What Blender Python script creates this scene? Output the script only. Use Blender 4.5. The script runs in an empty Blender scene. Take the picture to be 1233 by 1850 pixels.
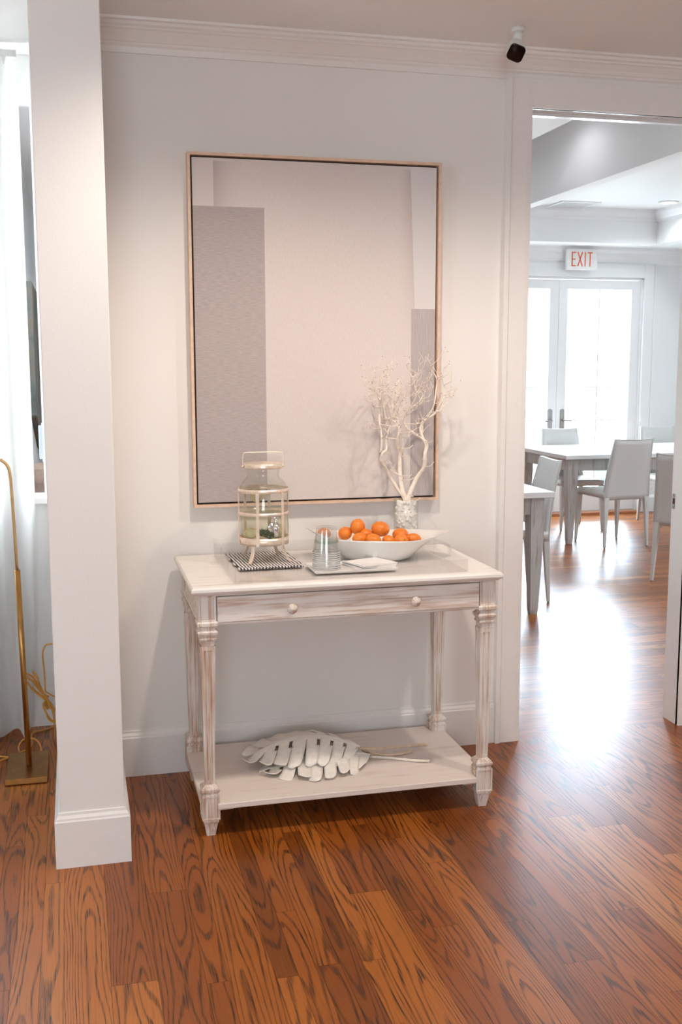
import bpy, bmesh, math, random
from mathutils import Vector, Matrix, noise
random.seed(7)
SC = bpy.context.scene
COL = SC.collection
PI = math.pi
R = math.radians

# ------------------------------------------------------------------ camera
def make_camera():
    yaw, pitch, roll = R(14.08541), R(8.00126), R(-0.0827)
    cy, sy, cp, sp = math.cos(yaw), math.sin(yaw), math.cos(pitch), math.sin(pitch)
    f = Vector((sy * cp, cy * cp, -sp)); r = Vector((cy, -sy, 0)); u = r.cross(f)
    r2 = math.cos(roll) * r + math.sin(roll) * u
    u2 = -math.sin(roll) * r + math.cos(roll) * u
    cd = bpy.data.cameras.new('camera'); cam = bpy.data.objects.new('camera', cd); COL.objects.link(cam)
    m = Matrix((r2, u2, -f)).transposed().to_4x4(); m.translation = Vector((0, -3.8654, 1.5246))
    cam.matrix_world = m
    cd.sensor_fit = 'HORIZONTAL'; cd.sensor_width = 36; cd.lens = 1914.64 / 1233 * 36
    cd.clip_start = 0.05; cd.clip_end = 300
    SC.camera = cam
make_camera()

# ------------------------------------------------------------------ world, light, exposure
SKY = 14.0
w = bpy.data.worlds.new('world'); SC.world = w; w.use_nodes = True
bg = w.node_tree.nodes['Background']; bg.inputs[0].default_value = (0.84, 0.93, 1.0, 1); bg.inputs[1].default_value = SKY
SC.view_settings.view_transform = 'Standard'; SC.view_settings.look = 'None'
SC.cycles.transparent_max_bounces = 40
SC.view_settings.exposure = 0.08; SC.view_settings.gamma = 1.0; SC.view_settings.use_curve_mapping = False

# low hazy sun shining in through the french doors
SUN_AZ, SUN_EL, SUN_E, SUN_ANG = 28.5, 19.0, 2.9, 15.0
sl = bpy.data.lights.new('sun', 'SUN'); sl.energy = SUN_E; sl.angle = R(SUN_ANG); sl.color = (0.60, 0.79, 1.0)
so = bpy.data.objects.new('sun', sl); COL.objects.link(so); so.location = (8, 12, 6)
so.rotation_mode = 'QUATERNION'
so.rotation_quaternion = Vector((math.sin(R(SUN_AZ)) * math.cos(R(SUN_EL)), math.cos(R(SUN_AZ)) * math.cos(R(SUN_EL)), math.sin(R(SUN_EL)))).to_track_quat('Z', 'Y')

def portal(name, loc, rot, sx, sy):
    l = bpy.data.lights.new(name, 'AREA'); l.shape = 'RECTANGLE'; l.size = sx; l.size_y = sy
    l.cycles.is_portal = True
    o = bpy.data.objects.new(name, l); o.location = loc; o.rotation_euler = rot; COL.objects.link(o)
portal('daylight_portal', (4.67, 5.99, 1.25), (R(90), 0, R(180)), 1.85, 2.35)   # french doors
portal('daylight_portal', (6.19, 1.35, 1.6), (R(90), 0, R(90)), 1.0, 1.2)
portal('daylight_portal', (-0.5, -6.98, 1.6), (R(90), 0, 0), 1.5, 1.2)
portal('daylight_portal', (-2.98, -2.8, 1.6), (R(90), 0, R(-90)), 1.0, 0.6)
portal('daylight_portal', (0.6, 9.02, 1.7), (R(90), 0, R(180)), 0.6, 1.0)

def downlight_or_fill(loc, power, col, size=0.11, spread=150):
    l = bpy.data.lights.new('downlight_or_fill_spot', 'SPOT'); l.energy = power; l.color = col
    l.spot_size = R(spread); l.spot_blend = 0.6; l.shadow_soft_size = size * 0.4
    o = bpy.data.objects.new('downlight_or_fill_spot', l); o.location = loc; COL.objects.link(o)
WARM = (1.0, 0.87, 0.75)
DOWN = [(0.72, -1.25), (1.85, -1.35), (-0.7, -2.6), (1.9, -3.8)]
DOWN_W = [62, 50, 3, 8]
DINING_DOWN_FILL = [(5.23, 4.91, 2.92), (4.5, 2.4, 2.92), (2.2, 1.2, 2.92), (2.2, 3.4, 2.92)]

# ------------------------------------------------------------------ node helpers
def new_mat(name):
    m = bpy.data.materials.new(name); m.use_nodes = True
    nt = m.node_tree; b = nt.nodes['Principled BSDF']
    return m, nt, b
def N(nt, t, **kw):
    n = nt.nodes.new(t)
    for k, v in kw.items(): setattr(n, k, v)
    return n
def L(nt, a, b): nt.links.new(a, b)
def ramp(nt, stops, interp='LINEAR'):
    r = N(nt, 'ShaderNodeValToRGB'); cr = r.color_ramp; cr.interpolation = interp
    while len(cr.elements) < len(stops): cr.elements.new(0.5)
    for e, (p, c) in zip(cr.elements, stops):
        e.position = p; e.color = (c[0], c[1], c[2], 1)
    return r
def sRGB(h):
    v = [int(h[i:i + 2], 16) / 255 for i in (0, 2, 4)]
    return tuple(x / 12.92 if x <= .04045 else ((x + .055) / 1.055) ** 2.4 for x in v)
def simple(name, col, rough=0.5, metal=0.0, nscale=40, bump=0.0, var=0.03, **kw):
    """plain surface with a slight procedural mottling and bump"""
    m, nt, b = new_mat(name)
    tc = N(nt, 'ShaderNodeTexCoord'); no = N(nt, 'ShaderNodeTexNoise'); no.inputs['Scale'].default_value = nscale
    L(nt, tc.outputs['Object'], no.inputs['Vector'])
    r = ramp(nt, [(0.3, [c * (1 - var) for c in col]), (0.7, [min(1, c * (1 + var)) for c in col])])
    L(nt, no.outputs['Fac'], r.inputs[0]); L(nt, r.outputs[0], b.inputs['Base Color'])
    b.inputs['Roughness'].default_value = rough; b.inputs['Metallic'].default_value = metal
    if bump:
        bp = N(nt, 'ShaderNodeBump'); bp.inputs['Strength'].default_value = bump; bp.inputs['Distance'].default_value = 0.002
        L(nt, no.outputs['Fac'], bp.inputs['Height']); L(nt, bp.outputs[0], b.inputs['Normal'])
    for k, v in kw.items(): b.inputs[k.replace('_', ' ')].default_value = v
    return m

WALL = simple('wall_paint', (0.865, 0.845, 0.822), 0.55, nscale=180, bump=0.15, var=0.01)
TRIM = simple('trim_paint', (0.87, 0.85, 0.832), 0.35, nscale=60, bump=0.03, var=0.01)
CEIL = simple('ceiling_paint', (0.87, 0.87, 0.86), 0.7, nscale=120, bump=0.1, var=0.01)
COOL = simple('dining_room_paint', (0.84, 0.845, 0.85), 0.55, nscale=120, bump=0.1, var=0.01)
LEATHER = simple('pale_leather', (0.62, 0.62, 0.60), 0.45, nscale=220, bump=0.25, var=0.03)
BRASS = simple('aged_brass', (0.42, 0.22, 0.07), 0.3, 1.0, nscale=30, var=0.12)
BRASS_LT = simple('polished_brass', (0.62, 0.40, 0.20), 0.28, 1.0, nscale=30, var=0.1)
GOLDMETAL = simple('champagne_metal', (0.92, 0.79, 0.67), 0.36, 0.7, nscale=60, var=0.06)
FRAMEWOOD = simple('pale_maple', (0.78, 0.56, 0.42), 0.45, nscale=50, var=0.08)
BLACK = simple('black_gloss', (0.004, 0.003, 0.004), 0.12, nscale=10)
DARKGAP = simple('dark_gap', (0.02, 0.010, 0.008), 0.8)
WHITEPLASTIC = simple('white_plastic', (0.80, 0.80, 0.78), 0.35, nscale=50)
CERAMIC = simple('white_ceramic', (0.84, 0.82, 0.79), 0.28, nscale=12, bump=0.4, var=0.02, Coat_Weight=0.3)
PAPER = simple('white_paper', (0.86, 0.85, 0.83), 0.8, nscale=200, bump=0.2, var=0.01)
BRANCHM = simple('bleached_wood', (0.89, 0.80, 0.70), 0.6, nscale=90, bump=0.3, var=0.06)
TIPM = simple('brown_twig_tip', (0.42, 0.22, 0.12), 0.7)
CORDM = simple('amber_cable', (0.72, 0.34, 0.06), 0.35, nscale=30, var=0.1, Transmission_Weight=0.2)
CHROME = simple('brushed_steel', (0.7, 0.7, 0.7), 0.2, 1.0)
PEWTER = simple('dark_nickel', (0.30, 0.29, 0.28), 0.4, 0.5)
HERB = simple('rosemary_leaf', (0.08, 0.13, 0.05), 0.6, nscale=80, var=0.4)
LEMON = simple('lemon_rind', (0.92, 0.76, 0.28), 0.45, nscale=120, bump=0.2, Transmission_Weight=0.2)
LEMONP = simple('lemon_pulp', (0.95, 0.90, 0.66), 0.4, nscale=60, Transmission_Weight=0.4)
PEBBLE = simple('white_pebble', (0.92, 0.89, 0.86), 0.45, nscale=25, bump=0.2, var=0.05)
SIGNM = simple('sign_white', (0.84, 0.84, 0.82), 0.4)
SIGNRED = simple('sign_orange_red', (0.85, 0.16, 0.06), 0.5)
LEAFW = simple('carved_white_wood', (0.90, 0.85, 0.775), 0.6, nscale=60, bump=0.35, var=0.05)
STEMW = simple('peeled_stem', (0.74, 0.56, 0.40), 0.6, nscale=60, bump=0.3, var=0.12)
TAN = simple('tan_leather', (0.52, 0.38, 0.30), 0.5, nscale=40, var=0.06)
BROWN = simple('brown_fabric', (0.26, 0.18, 0.15), 0.8, nscale=60, var=0.2)
BOX_BLUE = simple('pale_blue_paint', (0.50, 0.56, 0.62), 0.5)
DECKM = simple('grey_deck', (0.5, 0.5, 0.5), 0.7)
FARWIN = simple('far_window_glass', (0.04, 0.07, 0.09), 0.3)
FARWALL = simple('far_house_wall', (0.8, 0.8, 0.8), 0.9)

def glass_mat(name, col=(1, 1, 1), rough=0.0, ior=1.45, thin=False):
    m, nt, b = new_mat(name)
    if thin:   # thin sheet: mostly straight-through, with a real reflection
        out = nt.nodes['Material Output']
        tr = N(nt, 'ShaderNodeBsdfTransparent'); tr.inputs[0].default_value = (*col, 1)
        gl = N(nt, 'ShaderNodeBsdfGlossy'); gl.inputs['Roughness'].default_value = rough
        lw = N(nt, 'ShaderNodeLayerWeight'); lw.inputs[0].default_value = 0.5
        pw = N(nt, 'ShaderNodeMath', operation='POWER'); L(nt, lw.outputs['Facing'], pw.inputs[0]); pw.inputs[1].default_value = 5.0
        f0 = ((ior - 1) / (ior + 1)) ** 2
        fr = N(nt, 'ShaderNodeMath', operation='MULTIPLY_ADD'); L(nt, pw.outputs[0], fr.inputs[0]); fr.inputs[1].default_value = 0.45 - f0; fr.inputs[2].default_value = f0
        mx = N(nt, 'ShaderNodeMixShader')
        L(nt, fr.outputs[0], mx.inputs[0]); L(nt, tr.outputs[0], mx.inputs[1]); L(nt, gl.outputs[0], mx.inputs[2])
        L(nt, mx.outputs[0], out.inputs[0])
        return m
    b.inputs['Base Color'].default_value = (*col, 1); b.inputs['Transmission Weight'].default_value = 1
    b.inputs['Roughness'].default_value = rough; b.inputs['IOR'].default_value = ior
    return m
WINGLASS = glass_mat('window_glass', (0.97, 0.99, 0.99), thin=True)
JARGLASS = glass_mat('jar_glass', (0.975, 0.982, 0.975), 0.02, 1.45, thin=True)
ACRYLIC = glass_mat('clear_acrylic', (0.985, 0.98, 0.98), 0.05, 1.45, thin=True)
CUPPL = glass_mat('clear_plastic', (0.995, 0.998, 0.998), 0.14, 1.6, thin=True)
CUPRIM = simple('milky_plastic', (.86, .88, .88), 0.15, nscale=30, Transmission_Weight=0.5)
CUPGREEN = glass_mat('green_printed_plastic', (0.78, 0.90, 0.80), 0.15, 1.5, thin=True)
WATER = glass_mat('lemon_water', (0.98, 0.97, 0.90), 0.0, 1.2, thin=True)

# oak floor: every board carries its own offset in the UVs and its own tone
def oak():
    m, nt, b = new_mat('oak_floor')
    uv = N(nt, 'ShaderNodeUVMap'); uv.uv_map = 'grain'
    at = N(nt, 'ShaderNodeAttribute'); at.attribute_name = 'board'
    sep = N(nt, 'ShaderNodeSeparateXYZ'); L(nt, uv.outputs[0], sep.inputs[0])
    sa = N(nt, 'ShaderNodeSeparateColor'); L(nt, at.outputs['Color'], sa.inputs[0])
    def mul(a, k):
        q = N(nt, 'ShaderNodeMath', operation='MULTIPLY'); L(nt, a, q.inputs[0]); q.inputs[1].default_value = k; return q.outputs[0]
    def add(a, c):
        q = N(nt, 'ShaderNodeMath', operation='ADD'); L(nt, a, q.inputs[0]); L(nt, c, q.inputs[1]); return q.outputs[0]
    def mm(op, a, c):
        q = N(nt, 'ShaderNodeMath', operation=op); L(nt, a, q.inputs[0])
        if hasattr(c, 'is_output'): L(nt, c, q.inputs[1])
        else: q.inputs[1].default_value = c
        return q.outputs[0]
    def vec(x, y, z):
        c = N(nt, 'ShaderNodeCombineXYZ'); L(nt, x, c.inputs[0]); L(nt, y, c.inputs[1]); L(nt, z, c.inputs[2]); return c.outputs[0]
    U, V = sep.outputs[0], sep.outputs[1]
    rz = mul(sa.outputs['Green'], 37.0)
    n1 = N(nt, 'ShaderNodeTexNoise'); n1.inputs['Scale'].default_value = 1; n1.inputs['Detail'].default_value = 1.2
    L(nt, vec(mul(U, 8), mul(V, 1.15), rz), n1.inputs['Vector'])
    u2 = mm('POWER', mm('ABSOLUTE', mul(U, 20.0), 0), 1.6)
    f = add(mul(n1.outputs['Fac'], 4.4), mul(u2, 0.9))
    n2 = N(nt, 'ShaderNodeTexNoise'); n2.inputs['Scale'].default_value = 1; n2.inputs['Detail'].default_value = 3
    L(nt, vec(mul(U, 120), mul(V, 9), rz), n2.inputs['Vector'])
    f = add(f, mul(n2.outputs['Fac'], 0.16))
    s = mm('SINE', mul(f, 2 * PI * 2.8), 0)
    n3 = N(nt, 'ShaderNodeTexNoise'); n3.inputs['Scale'].default_value = 1; n3.inputs['Detail'].default_value = 2   # pores
    L(nt, vec(mul(U, 420), mul(V, 9), rz), n3.inputs['Vector'])
    n4 = N(nt, 'ShaderNodeTexNoise'); n4.inputs['Scale'].default_value = 1; n4.inputs['Detail'].default_value = 2
    L(nt, vec(mul(U, 5), mul(V, 3), rz), n4.inputs['Vector'])
    dark = N(nt, 'ShaderNodeMapRange'); dark.interpolation_type = 'SMOOTHSTEP'
    L(nt, s, dark.inputs[0]); dark.inputs[1].default_value = 0.2; dark.inputs[2].default_value = 1.0
    pore = N(nt, 'ShaderNodeMapRange'); L(nt, n3.outputs['Fac'], pore.inputs[0]); pore.inputs[1].default_value = 0.50; pore.inputs[2].default_value = 0.68
    dk = add(mm('MULTIPLY', dark.outputs[0], mm('ADD', mul(pore.outputs[0], 0.70), 0.45)), mul(pore.outputs[0], 0.26))
    cl = mm('MINIMUM', dk, 0.95)
    base = ramp(nt, [(0.0, (0.16, 0.042, 0.005)), (0.45, (0.31, 0.080, 0.008)), (0.8, (0.46, 0.145, 0.020)), (1.0, (0.50, 0.20, 0.05))])
    L(nt, add(mul(sa.outputs['Red'], 0.75), mul(n4.outputs['Fac'], 0.3)), base.inputs[0])
    mx = N(nt, 'ShaderNodeMixRGB'); mx.blend_type = 'MIX'; L(nt, cl, mx.inputs[0]); L(nt, base.outputs[0], mx.inputs[1])
    mx.inputs[2].default_value = (0.035, 0.009, 0.002, 1)
    L(nt, mx.outputs[0], b.inputs['Base Color'])
    b.inputs['Roughness'].default_value = 0.42
    b.inputs['Specular IOR Level'].default_value = 0.0
    b.inputs['Coat Weight'].default_value = 1.0; b.inputs['Coat IOR'].default_value = 1.5
    cr = N(nt, 'ShaderNodeMapRange'); L(nt, n4.outputs['Fac'], cr.inputs[0]); cr.inputs[3].default_value = 0.30; cr.inputs[4].default_value = 0.37
    L(nt, cr.outputs[0], b.inputs['Coat Roughness'])
    bp = N(nt, 'ShaderNodeBump'); bp.inputs['Strength'].default_value = 0.25; bp.inputs['Distance'].default_value = 0.001
    L(nt, cl, bp.inputs['Height']); bp.invert = True
    L(nt, bp.outputs[0], b.inputs['Normal']); 
    bp2 = N(nt, 'ShaderNodeBump'); bp2.inputs['Strength'].default_value = 0.10; bp2.inputs['Distance'].default_value = 0.001; bp2.invert = True
    L(nt, cl, bp2.inputs['Height']); L(nt, bp2.outputs[0], b.inputs['Coat Normal'])
    return m
OAK = oak()

def whitewash(name, axis, wear=0.5, white=(0.74, 0.69, 0.65), wood=(0.40, 0.22, 0.13), grey=0.0, scale=1.0):
    """white paint rubbed back to brown wood along the grain axis"""
    m, nt, b = new_mat(name)
    tc = N(nt, 'ShaderNodeTexCoord')
    def stretched(sc_, along, detail):
        mp = N(nt, 'ShaderNodeMapping'); s = [sc_ * scale] * 3; s[axis] = along * scale
        mp.inputs['Scale'].default_value = s; L(nt, tc.outputs['Object'], mp.inputs[0])
        n = N(nt, 'ShaderNodeTexNoise'); n.inputs['Scale'].default_value = 1; n.inputs['Detail'].default_value = detail
        L(nt, mp.outputs[0], n.inputs['Vector']); return n.outputs['Fac']
    a = stretched(60, 4.0, 4); c = stretched(240, 9, 3); d = stretched(9, 5, 2)
    def math2(op, x, y):
        q = N(nt, 'ShaderNodeMath', operation=op)
        for i, v in enumerate((x, y)):
            if isinstance(v, (int, float)): q.inputs[i].default_value = v
            else: L(nt, v, q.inputs[i])
        return q.outputs[0]
    k = math2('ADD', math2('ADD', math2('MULTIPLY', a, 0.55), math2('MULTIPLY', c, 0.35)), math2('MULTIPLY', d, 0.35))
    mr = N(nt, 'ShaderNodeMapRange'); L(nt, k, mr.inputs[0])
    mr.inputs[1].default_value = 0.74 - 0.19 * wear; mr.inputs[2].default_value = 0.86 - 0.12 * wear
    mx = N(nt, 'ShaderNodeMixRGB'); L(nt, math2('MULTIPLY', mr.outputs[0], 0.35 + 0.55 * wear), mx.inputs[0])
    mx.inputs[1].default_value = (*white, 1); mx.inputs[2].default_value = (*wood, 1)
    L(nt, mx.outputs[0], b.inputs['Base Color']); b.inputs['Roughness'].default_value = 0.55
    bp = N(nt, 'ShaderNodeBump'); bp.inputs['Strength'].default_value = 0.25; bp.inputs['Distance'].default_value = 0.001
    L(nt, k, bp.inputs['Height']); L(nt, bp.outputs[0], b.inputs['Normal'])
    return m
WW_X = whitewash('whitewash_along_x', 0, 0.75, white=(.84, .79, .74), wood=(.50, .29, .17))
WW_Z = whitewash('whitewash_along_z', 2, 0.95, white=(.82, .77, .72), wood=(.48, .27, .16))
WW_TOP = whitewash('whitewash_top', 0, 0.34, white=(0.87, 0.84, 0.80))
WW_SHELF = whitewash('whitewash_shelf', 0, 0.35, white=(0.82, 0.73, 0.665), wood=(0.56, 0.42, 0.34))
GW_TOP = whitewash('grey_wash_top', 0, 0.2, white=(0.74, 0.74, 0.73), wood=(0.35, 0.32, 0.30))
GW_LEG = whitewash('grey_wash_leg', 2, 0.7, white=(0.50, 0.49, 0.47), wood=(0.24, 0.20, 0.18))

# ------------------------------------------------------------------ mesh helpers
class MB:
    def __init__(s): s.v = []; s.f = []; s.m = []; s.sm = []
    def add(s, vs, fs, mi=0, smooth=False):
        o = len(s.v); s.v += [tuple(p) for p in vs]
        for f in fs: s.f.append([o + i for i in f]); s.m.append(mi); s.sm.append(smooth)
        return s
    def box(s, a, b, mi=0):
        x0, y0, z0 = [min(p, q) for p, q in zip(a, b)]; x1, y1, z1 = [max(p, q) for p, q in zip(a, b)]
        return s.add([(x0, y0, z0), (x1, y0, z0), (x1, y1, z0), (x0, y1, z0), (x0, y0, z1), (x1, y0, z1), (x1, y1, z1), (x0, y1, z1)],
                     [(3, 2, 1, 0), (4, 5, 6, 7), (0, 1, 5, 4), (1, 2, 6, 5), (2, 3, 7, 6), (3, 0, 4, 7)], mi)
    def tube(s, pts, rad, n=8, mi=0, cap=True, flat=1.0):
        pts = [Vector(p) for p in pts]; rs = rad if isinstance(rad, (list, tuple)) else [rad] * len(pts)
        vs = []; fs = []; up = None
        for i, p in enumerate(pts):
            t = (pts[min(i + 1, len(pts) - 1)] - pts[max(i - 1, 0)])
            if t.length < 1e-9: t = Vector((0, 0, 1))
            t.normalize()
            if up is None: up = Vector((0, 0, 1)) if abs(t.z) < .9 else Vector((0, 1, 0))
            a = t.cross(up)
            if a.length < 1e-6: a = t.orthogonal()
            a.normalize(); c = a.cross(t); up = c
            for k in range(n):
                q = 2 * PI * k / n
                vs.append(p + a * (rs[i] * math.cos(q)) + c * (rs[i] * flat * math.sin(q)))
        for i in range(len(pts) - 1):
            for k in range(n):
                k2 = (k + 1) % n
                fs.append((i * n + k, i * n + k2, (i + 1) * n + k2, (i + 1) * n + k))
        if cap: fs += [tuple(range(n))[::-1], tuple(range((len(pts) - 1) * n, len(pts) * n))]
        return s.add(vs, fs, mi, n > 5)
    def lathe(s, prof, c=(0, 0, 0), n=32, mi=0, sx=1, sy=1, smooth=True):
        vs = []; fs = []
        for r, z in prof:
            for k in range(n):
                q = 2 * PI * k / n; vs.append((c[0] + r * sx * math.cos(q), c[1] + r * sy * math.sin(q), c[2] + z))
        for i in range(len(prof) - 1):
            for k in range(n):
                k2 = (k + 1) % n; fs.append((i * n + k, i * n + k2, (i + 1) * n + k2, (i + 1) * n + k))
        if prof[0][0] > 1e-5: fs.append(tuple(range(n))[::-1])
        if prof[-1][0] > 1e-5: fs.append(tuple(range((len(prof) - 1) * n, len(prof) * n)))
        return s.add(vs, fs, mi, smooth)
    def shell(s, prof, c=(0, 0, 0), n=32, mi=0):   # open lathe, no caps
        vs = []; fs = []
        for r, z in prof:
            for k in range(n):
                q = 2 * PI * k / n; vs.append((c[0] + r * math.cos(q), c[1] + r * math.sin(q), c[2] + z))
        for i in range(len(prof) - 1):
            for k in range(n):
                k2 = (k + 1) % n; fs.append((i * n + k, i * n + k2, (i + 1) * n + k2, (i + 1) * n + k))
        return s.add(vs, fs, mi, True)
    def prism(s, poly, axis, a, b, mi=0):
        """extrude a 2D polygon along an axis; poly gives the two other coordinates in order"""
        def P(p, t):
            q = list(p); q.insert(axis, t); return tuple(q)
        n = len(poly); vs = [P(p, a) for p in poly] + [P(p, b) for p in poly]
        fs = [tuple(range(n)), tuple(range(n, 2 * n))[::-1]] + [(i, i + n, (i + 1) % n + n, (i + 1) % n) for i in range(n)]
        return s.add(vs, fs, mi)
    def sphere(s, c, r, mi=0, seg=14, rings=9, sc=(1, 1, 1), dent=0):
        vs = [(c[0], c[1], c[2] - r * sc[2] * (1 - dent))]; fs = []
        for i in range(1, rings):
            t = -PI / 2 + PI * i / rings
            for k in range(seg):
                q = 2 * PI * k / seg
                vs.append((c[0] + r * sc[0] * math.cos(t) * math.cos(q), c[1] + r * sc[1] * math.cos(t) * math.sin(q), c[2] + r * sc[2] * math.sin(t)))
        vs.append((c[0], c[1], c[2] + r * sc[2] * (1 - dent)))
        for k in range(seg):
            fs.append((0, 1 + (k + 1) % seg, 1 + k))
            for i in range(rings - 2):
                a = 1 + i * seg + k; b_ = 1 + i * seg + (k + 1) % seg
                fs.append((a, b_, b_ + seg, a + seg))
            fs.append((len(vs) - 1, 1 + (rings - 2) * seg + k, 1 + (rings - 2) * seg + (k + 1) % seg))
        return s.add(vs, fs, mi, True)
    def build(s, name, mats, parent=None, bevel=0, seg=2, loc=None, rot=None, recalc=True):
        me = bpy.data.meshes.new(name); me.from_pydata(s.v, [], s.f)
        if not isinstance(mats, (list, tuple)): mats = [mats]
        for m in mats: me.materials.append(m)
        for p, mi, sm in zip(me.polygons, s.m, s.sm): p.material_index = mi; p.use_smooth = sm
        if recalc or bevel:
            bm = bmesh.new(); bm.from_mesh(me)
            if recalc: bmesh.ops.recalc_face_normals(bm, faces=bm.faces)
            if bevel:
                es = [e for e in bm.edges if len(e.link_faces) == 2 and e.calc_face_angle(0) > R(30)]
                bmesh.ops.bevel(bm, geom=es, offset=bevel, segments=seg, profile=0.5, affect='EDGES', clamp_overlap=True)
            bm.to_mesh(me); bm.free()
        o = bpy.data.objects.new(name, me); COL.objects.link(o)
        if parent is not None: o.parent = parent
        if loc is not None: o.location = loc
        if rot is not None: o.rotation_euler = rot
        return o
def tag(o, label, cat, group=None, kind=None):
    o['label'] = label; o['category'] = cat
    if group: o['group'] = group
    if kind: o['kind'] = kind
    return o
def thing(name, label, cat, loc=(0, 0, 0), rz=0, group=None):
    o = bpy.data.objects.new(name, None); o.empty_display_size = 0.05; COL.objects.link(o)
    o.location = loc; o.rotation_euler = (0, 0, rz)
    return tag(o, label, cat, group)
def struct(o, label=None):
    o['kind'] = 'structure'
    if label: o['label'] = label
    return o
def dup(root, loc, rz, label, group=None):
    r = root.copy(); COL.objects.link(r); r.location = loc; r.rotation_euler = (0, 0, rz)
    r['label'] = label
    if group: r['group'] = group
    for ch in list(root.children):
        c = ch.copy(); COL.objects.link(c); c.parent = r
        for g in list(ch.children):
            d = g.copy(); COL.objects.link(d); d.parent = c
    return r
def bez(pts, k=6):
    """Catmull-Rom through the points"""
    P = [Vector(p) for p in pts]; out = []
    for i in range(len(P) - 1):
        p0 = P[max(i - 1, 0)]; p1 = P[i]; p2 = P[i + 1]; p3 = P[min(i + 2, len(P) - 1)]
        for j in range(k):
            t = j / k
            out.append(0.5 * ((2 * p1) + (-p0 + p2) * t + (2 * p0 - 5 * p1 + 4 * p2 - p3) * t * t + (-p0 + 3 * p1 - 3 * p2 + p3) * t ** 3))
    out.append(P[-1]); return out

# ------------------------------------------------------------------ floors
def planks(name, x0, x1, y0, y1, along, z=0.0, notch=None, ws=(0.057, 0.057, 0.083, 0.07, 0.057, 0.115), lens=(0.45, 1.6)):
    vs = []; fs = []; uvs = []; cols = []
    t = (x0 if along == 'y' else y0); tend = (x1 if along == 'y' else y1)
    s0, s1 = (y0, y1) if along == 'y' else (x0, x1)
    g = 0.0004
    while t < tend - 1e-4:
        wd = min(random.choice(ws), tend - t)
        s = s0 - random.random() * 0.8
        while s < s1:
            ln = random.uniform(*lens); a, b_ = max(s, s0), min(s + ln, s1)
            if b_ > a + 0.01:
                ro = random.uniform(0, 60); uc = random.uniform(-0.02, 0.02); tone = min(1, max(0, random.gauss(0.47, 0.27))); r2 = random.random()
                lo = [t + g, t + wd - g]
                if along == 'y': q = [(lo[0], a + g, z), (lo[1], a + g, z), (lo[1], b_ - g, z), (lo[0], b_ - g, z)]; uu = [(-wd / 2 + uc, ro), (wd / 2 + uc, ro), (wd / 2 + uc, ro + b_ - a), (-wd / 2 + uc, ro + b_ - a)]
                else: q = [(a + g, lo[0], z), (b_ - g, lo[0], z), (b_ - g, lo[1], z), (a + g, lo[1], z)]; uu = [(-wd / 2 + uc, ro), (-wd / 2 + uc, ro + b_ - a), (wd / 2 + uc, ro + b_ - a), (wd / 2 + uc, ro)]
                o = len(vs); vs += q; fs.append((o, o + 1, o + 2, o + 3)); uvs += uu; cols += [(tone, r2, 0, 1)] * 4
            s += ln
        t += wd
    nb = len(fs)
    o = len(vs)
    for zz in (z - 0.0008, z - 0.06): vs += [(x0, y0, zz), (x1, y0, zz), (x1, y1, zz), (x0, y1, zz)]
    fs += [(o, o + 1, o + 2, o + 3), (o + 7, o + 6, o + 5, o + 4), (o, o + 4, o + 5, o + 1), (o + 1, o + 5, o + 6, o + 2), (o + 2, o + 6, o + 7, o + 3), (o + 3, o + 7, o + 4, o)]
    me = bpy.data.meshes.new(name); me.from_pydata(vs, [], fs)
    me.materials.append(OAK); me.materials.append(DARKGAP)
    me.uv_layers.new(name='grain'); me.color_attributes.new('board', 'FLOAT_COLOR', 'CORNER')
    ul = me.uv_layers['grain']; ca = me.color_attributes['board']
    for p in me.polygons:
        if p.index >= nb: p.material_index = 1; continue
        for li, vi in zip(p.loop_indices, p.vertices): ul.data[li].uv = uvs[vi]; ca.data[li].color = cols[vi]
    ob = bpy.data.objects.new(name, me); COL.objects.link(ob); return struct(ob)
planks('floor', -3.0, 3.5, -7.0, 0.035, 'y')
planks('floor', -3.0, 0.02, 0.035, 0.66, 'y')
planks('floor', 1.60, 2.55, 0.035, 0.10, 'x', ws=(0.065,), lens=(2, 3))
planks('floor', 1.02, 6.2, 0.10, 5.95, 'x', lens=(0.5, 1.4))

# ------------------------------------------------------------------ room shell
H = 2.665
def sbox(name, a, b, mat=WALL, label=None, bevel=0):
    return struct(MB().box(a, b).build(name, mat, bevel=bevel), label)
# main wall (with the doorway cut out)
m = MB(); m.box((0.02, 0, 0), (1.699, 0.10, 2.9)); m.box((1.699, 0, 2.482), (2.446, 0.10, 2.9)); m.box((2.446, 0, 0), (3.55, 0.10, 2.9))
struct(m.build('wall_back', WALL))
# the pier: end of a short wall
sbox('wall_pier', (-0.086, -0.689, 0), (0.108, 0.66, H + 0.2), WALL, bevel=0.003)
# alcove back wall with a low window opening over a ledge
m = MB(); m.box((-3.0, 0.66, 0), (-0.06, 0.76, 0.952)); m.box((-3.0, 0.66, 2.55), (-0.06, 0.76, 2.9)); m.box((-3, 0.66, .95), (-1.4, .76, 2.56)); m.box((-0.13, 0.66, .952), (-0.06, .76, 2.55))
struct(m.build('wall_alcove', WALL))
sbox('trim_1', (-1.42, 0.62, 0.952), (-0.09, 0.80, 0.98), TRIM, bevel=0.003)
sbox('ceiling', (-3.1, -7.1, H), (3.55, 0.0, H + 0.12), CEIL)
sbox('ceiling', (-3.1, 0.0, H + 0.055), (-0.0, 0.76, H + 0.2), CEIL)
m = MB(); WX = (-1.25, 0.25)
m.box((-3.1, -7.1, 0), (WX[0], -7, H)); m.box((WX[1], -7.1, 0), (3.55, -7, H)); m.box((WX[0], -7.1, 0), (WX[1], -7, 1.0)); m.box((WX[0], -7.1, 2.2), (WX[1], -7, H))
struct(m.build('wall_front', WALL))
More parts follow.
